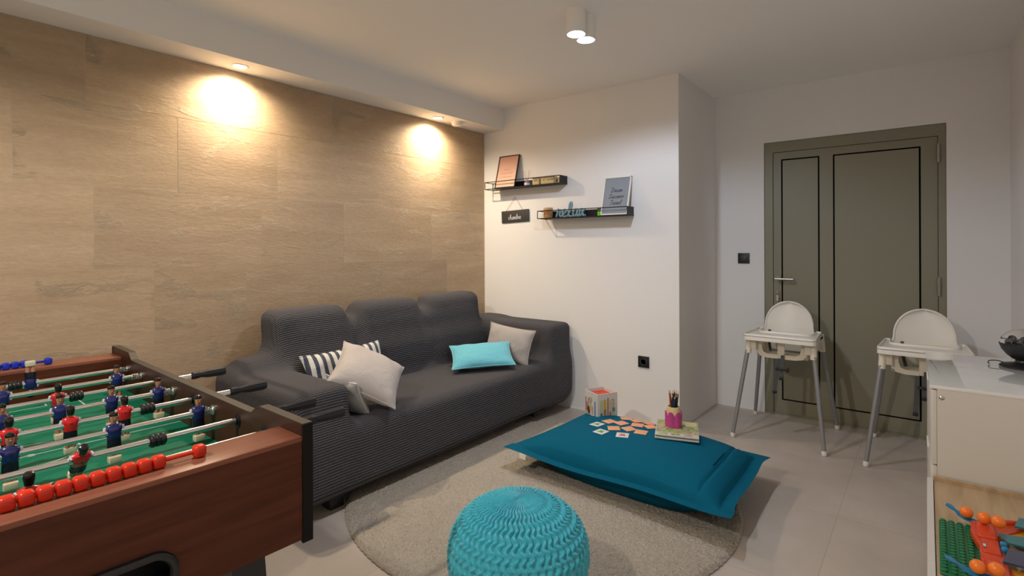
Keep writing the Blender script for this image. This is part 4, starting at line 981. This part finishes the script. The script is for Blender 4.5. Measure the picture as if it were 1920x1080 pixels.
# ================================================================== FOOSBALL TABLE
def foosball():
    T = thing('football_table', 'dark red wooden table football game with chrome rods and red and blue players', 'table football', (-1.137, .686, 0), math.radians(178.301))
    LU, VW, ZT = 1.54, .78, .88    # length, width, top
    tk = .022
    zb = .607; zr = .852
    # side panels with profiled top
    prof = [(0, zb), (0, ZT), (.215, ZT), (.228, ZT-.004), (.250, .862), (.262, .855), (.285, .854), (1.275, .854), (1.292, .858), (1.316, .877), (1.325, ZT), (LU, ZT), (LU, zb)]
    MZ = Matrix(((1, 0, 0, 0), (0, 0, 1, 0), (0, 1, 0, 0), (0, 0, 0, 1)))
    def side(v0, v1):
        p = MB().prism(prof, v0, v1, MZ).build('side_panel', M_dark_panel, T)
        # edge cap following the top and the ends
        mb = MB(); line = [(-.0015, zb), (-.0015, ZT+.0015), (.215, ZT+.0015), (.230, ZT-.003), (.252, .8635), (.264, .8565), (.285, .8555), (1.275, .8555), (1.292, .8595), (1.314, .8785), (1.323, ZT+.0015), (LU+.0015, ZT+.0015), (LU+.0015, zb)]
        vs = []; fs = []
        for (u, z) in line: vs += [(u, v0-.0008, z), (u, v1+.0008, z)]
        inner = [(.0005, zb), (.0005, ZT-.001), (.214, ZT-.001)]+[(u, z-.0025) for u, z in line[3:10]]+[(1.326, ZT-.001), (LU-.0005, ZT-.001), (LU-.0005, zb)]
        b = len(vs)
        for (u, z) in inner: vs += [(u, v0-.0008, z), (u, v1+.0008, z)]
        n = len(line)
        for i in range(n-1):
            fs += [(2*i, 2*i+1, 2*i+3, 2*i+2), (b+2*i, b+2*i+2, b+2*i+3, b+2*i+1), (2*i, 2*i+2, b+2*i+2, b+2*i), (2*i+1, b+2*i+1, b+2*i+3, 2*i+3)]
        mb.add(vs, fs); o = mb.build('edge_cap', M_panel_cap, p); 
        ue = -.0032; 
        for (ua_, ub_) in ((-.0032, .004), (LU-.004, LU+.0032)):
            MB().box((ua_, v0-.0014, zb-.001), (ub_, v1+.0014, ZT-.001)).build('end_cap', M_edge, p)
        return p
    side(0, tk); side(VW-tk, VW)
    # end boxes: board, top rail, inner board
    def end(u0, u1, outer):
        uo = u0 if outer == 'near' else u1
        mb = MB(); hv, hz, rw, rh = VW/2, .668, .105, .042
        # outer board with an oval ball return opening
        ov = [(hv+(rw-rh)*(1 if math.cos(a) > 0 else -1)*(abs(math.cos(a)) > 1e-9)+rh*math.cos(a), hz+rh*math.sin(a)) for a in np.linspace(0, 2*PI, 32, endpoint=False)]
        ua, ub = (u0, u0+.015) if outer == 'near' else (u1-.015, u1)
        bm = bmesh.new()
        O = [(tk, .614), (VW-tk, .614), (VW-tk, zr-.010), (tk, zr-.010)]
        vo = [bm.verts.new((ua, a, b)) for a, b in O]; vi = [bm.verts.new((ua, a, b)) for a, b in ov]
        eo = [bm.edges.new((vo[i], vo[(i+1) % 4])) for i in range(4)]; ei = [bm.edges.new((vi[i], vi[(i+1) % 32])) for i in range(32)]
        bmesh.ops.triangle_fill(bm, use_beauty=True, use_dissolve=False, edges=eo+ei)
        r = bmesh.ops.extrude_face_region(bm, geom=bm.faces[:]); bmesh.ops.translate(bm, vec=(ub-ua, 0, 0), verts=[g for g in r['geom'] if isinstance(g, bmesh.types.BMVert)])
        bm.verts.index_update(); mb.add([v.co.copy() for v in bm.verts], [[v.index for v in f.verts] for f in bm.faces]); bm.free()
        bd = mb.build('end_board', M_maho, T)
        rm = MB(); P = [Vector((ua-.002 if outer == 'near' else ub+.002, a, b)) for a, b in ov]
        rm.tube(P, .0085, 8, closed=True)
        o = rm.build('ball_return_rim', M_black, bd)
        MB().box((u0+.016 if outer == 'near' else u1-.09, hv-.115, .628), (u0+.09 if outer == 'near' else u1-.016, hv+.115, .632)).box((u0+.085 if outer == 'near' else u1-.089, hv-.12, .628), (u0+.089 if outer == 'near' else u1-.085, hv+.12, .74)).build('ball_tray', M_black, bd)
        o = MB().rbox((u0, tk, zr-.012), (u1, VW-tk, zr), .0015).build('end_rail', M_maho_top, T); o['label'] = 'lighter reddish brown top rail'
        ui = (u1-.012, u1) if outer == 'near' else (u0, u0+.012)
        MB().box((ui[0], tk, .66), (ui[1], VW-tk, zr-.012)).build('inner_end_wall', M_maho, T)
    end(0, .112, 'near'); end(1.418, LU, 'far')
    # field
    green = mat('green_field', (.002, .16, .085), .6, spec=.25)
    F_ = MB().box((.112, tk, .712), (1.418, VW-tk, .728)).build('playing_field', green, T)
    mb = MB(); zz = .7285
    def ln(a, b, w_=.0022):
        a, b = Vector((*a, zz)), Vector((*b, zz)); d_ = (b-a).normalized(); n_ = Vector((-d_.y, d_.x, 0))*w_
        mb.add([a+n_, a-n_, b-n_, b+n_], [(0, 1, 2, 3)])
    def arc(c, r, a0, a1, n=32, w_=.0022):
        A = np.linspace(a0, a1, n); vs = []
        for a in A: vs += [(c[0]+(r-w_)*math.cos(a), c[1]+(r-w_)*math.sin(a), zz), (c[0]+(r+w_)*math.cos(a), c[1]+(r+w_)*math.sin(a), zz)]
        mb.add(vs, [(2*i, 2*i+1, 2*i+3, 2*i+2) for i in range(n-1)])
    vc = VW/2-.005; uc = .765
    ln((uc, tk), (uc, VW-tk)); arc((uc, vc), .105, 0, 2*PI, 48)
    for s in (-1, 1):
        e = uc+s*.653
        ln((e-s*.20, vc-.21), (e-s*.20, vc+.21)); ln((e, vc-.21), (e-s*.20, vc-.21)); ln((e, vc+.21), (e-s*.20, vc+.21))
        ln((e-s*.09, vc-.12), (e-s*.09, vc+.12)); ln((e, vc-.12), (e-s*.09, vc-.12)); ln((e, vc+.12), (e-s*.09, vc+.12))
        arc((e-s*.155, vc), .10, (PI/2+.45 if s > 0 else -PI/2+.45), (PI*1.5-.45 if s > 0 else PI/2-.45), 20)
        for q in (.268,): 
            A = np.linspace(0, 2*PI, 20, endpoint=False); c_ = (uc-s*q, vc); mb.add([(c_[0]+.008*math.cos(a), c_[1]+.008*math.sin(a), zz) for a in A], [tuple(range(20))])
    A = np.linspace(0, 2*PI, 20, endpoint=False); mb.add([(uc+.010*math.cos(a), vc+.010*math.sin(a), zz) for a in A], [tuple(range(20))])
    o = mb.build('field_marking', mat('white_line', (.55, .60, .58), .5), F_)
    # players
    skin = mat('figure_skin', (.42, .20, .12), .35); hair = mat('figure_hair', (.012, .010, .010), .2); boots = mat('figure_boots', (.58, .56, .40), .4)
    shorts = mat('figure_shorts', (.006, .007, .02), .3); sleeve = mat('figure_sleeve', (.55, .58, .66), .3)
    Rm = mat('figure_red', (.60, .008, .012), .22, coat=.5); Bm = mat('figure_blue', (.008, .014, .115), .22, coat=.5)
    def player(shirt, face):
        mb = MB(); f_ = face
        mb.mi = 3; mb.rbox((-.010+.004*f_, -.0135, -.078), (.012+.002*f_, .0135, -.060), .003)
        mb.mi = 4
        for s in (-1, 1): mb.loft([(0, s*.0068, -.061, .0062, .0058), (0, s*.0068, -.050, .0070, .0062), (0, s*.007, -.038, .0078, .0070)], 10)
        mb.mi = 2; mb.loft([(0, 0, -.040, .0100, .0155), (0, 0, -.026, .0105, .0150), (0, 0, -.014, .0100, .0145)], 16, pw=2.6)
        mb.mi = 0; mb.loft([(0, 0, -.016, .0105, .0148), (0, 0, -.002, .0128, .0160), (0, 0, .010, .0125, .0185), (0, 0, .018, .0085, .0165), (0, 0, .0215, .005, .007)], 18, pw=2.5)
        mb.mi = 5
        for s in (-1, 1): mb.loft([(0, s*.0190, -.010, .0045, .0035), (0, s*.0200, .002, .0060, .0045), (0, s*.0180, .014, .0060, .0040)], 10)
        mb.mi = 4; mb.loft([(0, 0, .019, .0052, .0052), (0, 0, .024, .0062, .0060), (.0008*f_, 0, .030, .0090, .0078), (.0008*f_, 0, .040, .0098, .0086)], 14)
        mb.ball((.0105*f_, 0, .034), .0022, 8, 6)
        mb.mi = 1; mb.loft([(-.0022*f_, 0, .0385, .0095, .0092), (-.0012*f_, 0, .044, .0106, .0094), (-.001*f_, 0, .049, .0085, .0075), (-.001*f_, 0, .051, .0035, .0030)], 14)
        mb.loft([(-.0045*f_, 0, .026, .0052, .0070), (-.0045*f_, 0, .036, .0065, .0088), (-.0030*f_, 0, .042, .0080, .0092)], 12)
        for s in (-1, 1): mb.mi = 1; mb.ball((.0098*f_, s*.0034, .0375), .0011, 6, 5)
        if f_ > 0: mb.mi = 1; mb.ball((-.0128*f_, 0, .004), .0020, 8, 6)
        o = mb.build('player', [shirt, hair, shorts, boots, skin, sleeve]); me = o.data; bpy.data.objects.remove(o); return me
    PR, PB = player(Rm, 1), player(Bm, -1)       # red faces the far goal (+u), blue faces the near goal
    bump_me = MB()
    for k in range(3): bump_me.lathe([(.0085, -.0045), (.0145, -.0045), (.0155, -.002), (.0155, .002), (.0145, .0045), (.0085, .0045)], (0, 0, (k-1)*.0105), 20, M=Matrix.Rotation(PI/2, 4, 'X'))
    bump_me.lathe([(.0085, -.018), (.011, -.018), (.011, .018), (.0085, .018)], seg=18, M=Matrix.Rotation(PI/2, 4, 'X'))
    bo = bump_me.build('bumper', M_black); BME = bo.data; bpy.data.objects.remove(bo)
    hm = MB(); hm.tube([(0, -.002, 0), (0, -.006, 0), (0, -.020, 0), (0, -.034, 0), (0, -.060, 0), (0, -.112, 0), (0, -.118, 0), (0, -.119, 0)], [.010, .0135, .0135, .0105, .0155, .0165, .0145, .006], 8)
    ho = hm.build('handle', M_grip); HME = ho.data
    for p in HME.polygons: p.use_smooth = False
    bpy.data.objects.remove(ho)
    ZR = .818
    rods = {1: (1.322, 'b', [.309], [.349], 180), 2: (1.152, 'b', [.101, .398], [.43], 6), 3: (.993, 'r', [.291, .486, .68], [.246, .725], -10), 4: (.822, 'b', [.069, .193, .315, .436, .557], [.60], 3),
            5: (.660, 'r', [.201, .321, .441, .562, .683], [.145, .74], 0), 6: (.500, 'b', [.065, .263, .458], [.50], 2), 7: (.345, 'r', [.361, .62], [.212, .67], -42), 8: (.190, 'r', [.469], [.43, .508], -6)}
    for k, (u, tm, vs_, bs, tilt) in rods.items():
        R_ = MB()
        v_end = .034 if tm == 'b' else -.075
        a, b = (v_end+.02, VW+.16) if tm == 'b' else (-.085, VW-.035)
        R_.tube([(0, a, 0), (0, b, 0)], .0080, 16)
        rod = R_.build('rod', M_chrome, T, (u, 0, ZR))
        ax = Matrix.Rotation(PI/2, 4, 'X')
        # end fitting: spring and cap against the inner wall, bearing through it
        vi_ = tk if tm == 'b' else VW-tk; sg = 1 if tm == 'b' else -1
        mb = MB(); helix = [(.0095*math.cos(q), vi_+sg*(.006+.030*i/60), .0095*math.sin(q)) for i, q in enumerate(np.linspace(0, 2*PI*6, 61))]
        mb.tube(helix, .0014, 5); mb.tube([(0, vi_+sg*.0005, 0), (0, vi_+sg*.006, 0)], .0145, 18)
        mb.build('spring_cap', M_chrome, rod)
        mb = MB(); vo_ = tk if tm == 'r' else VW-tk; s2 = 1 if tm == 'r' else -1
        mb.tube([(0, vo_-s2*(tk+.004), 0), (0, vo_+s2*.003, 0)], .0185, 20); mb.tube([(0, vo_+s2*.003, 0), (0, vo_+s2*.009, 0)], .0125, 18)
        mb.build('bearing', M_black, rod)
        h = link('handle', HME, rod, (0, -.085, 0) if tm == 'r' else (0, VW+.16, 0), (0, 0, 0) if tm == 'r' else (0, 0, PI))
        for v in vs_:
            p = link('player', PR if tm == 'r' else PB, rod, (0, v, 0), (0, math.radians(tilt), 0)); p['label'] = 'red shirted player figure' if tm == 'r' else 'blue shirted player figure'
        for v in bs: link('bumper', BME, rod, (0, v, 0))
    # score counters
    cu = MB().rbox((-.0125, -.0115, -.0125), (.0125, .0115, .0125), .0065, 4); co_ = cu.build('score_cube', M_red); CR = co_.data; bpy.data.objects.remove(co_)
    CB = CR.copy(); CB.materials.clear(); CB.materials.append(M_blue)
    def abacus(u, m, me, cubes, v0, v1):
        R_ = MB(); R_.tube([(0, v0, 0), (0, v1, 0)], .0042, 10)
        for q in (v0+.001, v1-.001): R_.tube([(0, q, -.012), (0, q, .0)], .005, 8)
        ab = R_.build('score_counter', m, T, (u, 0, zr+.0125))
        for v in cubes: link('score_cube', me, ab, (0, v, 0))
    abacus(.058, M_red, CR, [.220]+[.294+.0245*i for i in range(10)], .225, .60)
    abacus(1.470, M_blue, CB, [.238]+[.305+.0245*i for i in range(10)], .24, .60)
    # legs
    for (u, v, su, sv) in ((.10, .095, 1, 1), (LU-.10, .095, -1, 1), (.10, VW-.095, 1, -1), (LU-.10, VW-.095, -1, -1)):
        mb = MB(); a, b = Vector((u, v+.03*sv, .66)), Vector((u-.03*su, v-.02*sv, .002))
        q = []
        for c, r in ((a, .038), (b, .026)): q += [(c.x-r, c.y-r, c.z), (c.x+r, c.y-r, c.z), (c.x+r, c.y+r, c.z), (c.x-r, c.y+r, c.z)]
        mb.add(q, [(0, 1, 2, 3), (7, 6, 5, 4)]+[(i, (i+1) % 4, (i+1) % 4+4, i+4) for i in range(4)])
        mb.build('leg', M_black, T)
    MB().box((.02, tk, .614), (LU-.02, VW-tk, .622)).build('bottom_panel', M_dark_panel, T)
foosball()

# ================================================================== CABINET, BENCH, LAMP, TOYS
CY0, CY1, CZ = 2.31, 3.02, .81
cab = thing('cabinet', 'white cabinet with a glossy white top, standing against the right wall', 'cabinet', (.012, CY0, 0), math.radians(.9))
W_ = .375; D_ = CY1-CY0
mb = MB(); mb.box((0.016, 0, .02), (W_, .018, CZ-.012)); mb.box((.016, D_-.018, .02), (W_, D_, CZ-.012)); mb.box((W_-.01, .018, .02), (W_, D_-.018, CZ-.012)); mb.box((.016, .018, .02), (W_-.01, D_-.018, .038)); mb.box((.016, .018, CZ-.03), (W_-.01, D_-.018, CZ-.012)); mb.box((.03, .02, 0), (W_-.02, D_-.02, .02))
mb.build('cabinet_body', M_lacq, cab)
MB().rbox((-.004, -.002, CZ-.012), (W_, D_+.002, CZ), .0015).build('glossy_top', M_gloss, cab)
for i, (a, b) in enumerate(((.025, .275), (.279, .535), (.539, CZ-.016))):
    dr = MB().rbox((0, .002, a), (.016, D_-.002, b), .0025).build('drawer', M_lacq, cab)
    MB().rbox((-.006, D_/2-.06, b-.03), (.0, D_/2+.06, b-.018), .002).build('handle_slot', M_white, dr)
mb = MB(); mb.lathe([(0, .004), (.004, .004), (.008, .001), (.008, 0), (0, 0)], seg=16, M=Matrix.Translation((.028, 0, CZ-.040)) @ Matrix.Rotation(PI/2, 4, 'X'))
mb.build('cam_screw', M_steel, cab)
BZ = .49; BY0 = .75; BY1 = CY0-.004
bench = thing('storage_bench', 'low white bench with a light oak top, in front of the white cabinet', 'bench', (.0, BY0, 0))
DB = BY1-BY0
mb = MB(); mb.box((0.006, 0, 0), (.400, .018, BZ-.018)); mb.box((.006, DB-.018, 0), (.400, DB, BZ-.018)); mb.box((.384, .018, 0), (.400, DB-.018, BZ-.018)); mb.box((.010, DB/2-.009, 0), (.384, DB/2+.009, BZ-.018)); mb.build('bench_body', M_lacq, bench)
o = MB().rbox((.0175, .0, BZ-.018), (.400, DB, BZ), .001).build('wooden_top', M_oak, bench); o['label'] = 'light oak top'
MB().box((.0175, DB-.016, BZ), (.400, DB-.001, BZ+.014)).build('wooden_upstand', M_oak, bench)
def drawer_front(y0, y1):
    bm = bmesh.new(); X = .0; z0, z1 = .02, BZ+.004
    hv, hz, rw, rh = (y0+y1)/2, BZ-.06, .055, .018
    ov = [(hv+(rw-rh)*(1 if math.cos(a) > 0 else -1)+rh*math.cos(a), hz+rh*math.sin(a)) for a in np.linspace(0, 2*PI, 24, endpoint=False)]
    vo = [bm.verts.new((X, a, b)) for a, b in ((y0, z0), (y1, z0), (y1, z1), (y0, z1))]; vi = [bm.verts.new((X, a, b)) for a, b in ov]
    E_ = [bm.edges.new((vo[i], vo[(i+1) % 4])) for i in range(4)]+[bm.edges.new((vi[i], vi[(i+1) % 24])) for i in range(24)]
    bmesh.ops.triangle_fill(bm, use_beauty=True, use_dissolve=False, edges=E_)
    r = bmesh.ops.extrude_face_region(bm, geom=bm.faces[:]); bmesh.ops.translate(bm, vec=(.016, 0, 0), verts=[g for g in r['geom'] if isinstance(g, bmesh.types.BMVert)])
    bm.verts.index_update(); mb = MB().add([v.co.copy() for v in bm.verts], [[v.index for v in f.verts] for f in bm.faces]); bm.free()
    return mb.build('drawer', M_lacq, bench)
drawer_front(.004, DB/2-.002); drawer_front(DB/2+.002, DB-.004)

# lamp
LX, LY = .298, 2.85
t = thing('disco_lamp', 'small black disco lamp with a clear crystal dome on the white cabinet', 'lamp', (LX, LY, CZ)); t.scale = (.84, .84, .92)
MB().lathe([(0, 0), (.084, 0), (.086, .003), (.078, .010), (.040, .017), (.030, .022), (.028, .030), (0, .030)], seg=40).build('base', M_black, t)
MB().lathe([(.026, .030), (.040, .036), (.060, .052), (.077, .074), (.086, .098), (.086, .101), (.080, .101), (.0, .096)], seg=40).build('bowl', M_black, t)
dm = bpy.data.materials.new('clear_dome'); dm.use_nodes = True; b = dm.node_tree.nodes['Principled BSDF']; b.inputs['Transmission Weight'].default_value = 1; b.inputs['Roughness'].default_value = .03; b.inputs['IOR'].default_value = 1.15; b.inputs['Base Color'].default_value = (.93, .92, .9, 1)
MB().lathe([(.083*math.cos(a), .101+.062*math.sin(a)) for a in np.linspace(0, PI/2-.02, 14)], seg=40).build('dome', dm, t)
mb = MB(); rnd = random.Random(5)
for i in range(9):
    a = i*2*PI/9; rr = .052 if i % 2 else .035; mb.ball((rr*math.cos(a), rr*math.sin(a), .106), .014, 6, 4, (1, 1, .9))
o = mb.build('crystal', mat('smoked_crystal', (.10, .10, .12), .08, .6), t)
for p in o.data.polygons: p.use_smooth = False
mb = MB(); mb.tube(spline([(-.060, .02, .008), (-.085, .035, .014), (-.115, .03, .012), (-.122, .012, .004), (-.118, .0, .003)], 5), .0022, 6); mb.build('cord', M_black, t)

# toys on the bench
TX, TY = 0.0, 0.0
M_lime = mat('green_toy_plastic', (.004, .145, .052), .35); M_or = mat('orange_toy_plastic', (.62, .055, .012), .32); M_ob = mat('orange_ball', (.85, .19, .015), .35)
M_bt = mat('blue_toy_plastic', (.008, .20, .42), .3); M_yel = mat('yellow_toy_plastic', (.65, .27, .02), .35); M_tealt = mat('tinted_teal_plastic', (.02, .16, .19), .12); M_navy = mat('tinted_navy_plastic', (.04, .05, .11), .12)
t = thing('toy_baseplate', 'green studded toy building plate lying on the oak bench top', 'toy', (.078, 1.79, BZ+.001), math.radians(-.5))
MB().rbox((-.053, -.145, 0), (.075, .172, .007), .003).build('plate', M_lime, t)
sto = MB().lathe([(.0062, 0), (.0062, .0055), (.0056, .006), (0, .006)], seg=10).build('stud', M_lime); SME = sto.data; bpy.data.objects.remove(sto)
for i in range(5):
    for j in range(19): link('stud', SME, t, (-.044+i*.0185, -.135+j*.0165, .0068))
toy = thing('catapult_toy', 'orange toy launcher game with blue arms on the oak bench', 'toy', (.10, 1.80, BZ+.0145))
body = [(-.003, .154), (.06, .178), (.100, .228), (.125, .205), (.072, .125), (.046, .090), (.045, .05), (.050, 0), (.050, -.07), (.075, -.17), (-.004, -.17), (.004, -.09), (.004, -.03), (.006, .004), (-.003, .05), (-.008, .09)]
mb = MB(); mb.prism(list(reversed(body)), .0, .014)
mb.rbox((.004, .055, .010), (.044, .145, .022), .006); mb.rbox((.010, -.028, .010), (.046, .050, .019), .005); mb.rbox((.010, -.165, .010), (.052, -.075, .022), .006); mb.rbox((.004, -.072, .010), (.050, -.034, .017), .004)
mb.tube([(.04, .165, .016), (.075, .190, .018), (.112, .218, .014)], [.006, .007, .006], 10)
mb.build('toy_body', M_or, toy)
mb = MB(); mb.box((.0125, -.010, .0188), (.0175, .016, .0196)); mb.build('sticker', M_card, toy)
mb = MB(); mb.box((.012, -.011, .0190), (.018, -.006, .0200)); mb.box((.012, .012, .0190), (.018, .017, .0200)); mb.build('sticker_print', M_navy, toy)
def spoon(pts, w=.011, name='launch_arm', m=M_bt):
    P = [Vector(p)-Vector((.10, 1.80, BZ+.0145)) for p in pts]; n = len(P); vs = []; fs = []
    ws = [w*.8, w*1.0, w*.42, w*.9, w*1.1, w*1.0, w*.8]
    for i, p in enumerate(P):
        d_ = (P[min(i+1, n-1)]-P[max(i-1, 0)]); s_ = Vector((-d_.y, d_.x, 0)).normalized(); q = ws[min(i, 6)]; dip = -.005 if i >= 3 else 0
        vs += [p+s_*q, p+Vector((0, 0, dip)), p-s_*q, p-s_*q+Vector((0, 0, -.003)), p+Vector((0, 0, dip-.003)), p+s_*q+Vector((0, 0, -.003))]
    for i in range(n-1):
        for k in range(6): fs.append((6*i+k, 6*i+(k+1) % 6, 6*i+6+(k+1) % 6, 6*i+6+k))
    fs += [tuple(range(6)), tuple(6*(n-1)+k for k in reversed(range(6)))]
    return MB().add(vs, fs, True).build(name, m, toy)
spoon([(.044, 2.000, .533), (.054, 1.998, .529), (.064, 1.992, .524), (.074, 1.986, .517), (.090, 1.975, .514), (.104, 1.965, .515), (.116, 1.957, .519)])
spoon([(.034, 1.632, .546), (.046, 1.634, .542), (.056, 1.632, .538), (.068, 1.630, .531), (.086, 1.627, .528), (.104, 1.625, .529), (.122, 1.622, .532)])
for dy in (.030, .000): MB().rbox((.046, dy-.008, .014), (.060, dy+.007, .028), .005).build('button', M_bt, toy)
MB().box((.046, .10, .004), (.15, .19, .010)).build('toy_tray', M_yel, toy); MB().box((.046, -.17, .004), (.15, -.075, .010)).build('toy_tray', M_yel, toy)
MB().prism([(.062, .03), (.046, .075), (.14, .10), (.14, .03)], .024, .029).build('tinted_panel', M_tealt, toy)
mb = MB(); mb.prism([(.085, .150), (.100, .215), (.15, .22), (.15, .155)], .024, .029); mb.build('tinted_panel', M_tealt, toy)
MB().prism([(.042, -.085), (.060, -.005), (.15, .01), (.15, -.085)], .024, .029).build('tinted_panel', M_navy, toy)
balls = [(.088, 1.976, BZ+.0395, 'in the far blue launch arm'), (.123, 1.933, BZ+.0520, 'on the orange body, between two others'), (.150, 1.908, BZ+.0600, 'on the orange body near the teal panel'), (.092, 1.627, BZ+.0540, 'in the near blue launch arm'), (.124, 1.628, BZ+.0590, 'beside the near blue arm, at the photo bottom')]
for (x, y, z, lab) in balls:
    o = MB().ball((0, 0, 0), .0155, 20, 14).build('toy_ball', M_ob, None, (x, y, z)); tag(o, 'small orange plastic ball '+lab, 'ball', 'orange balls of the launcher toy')
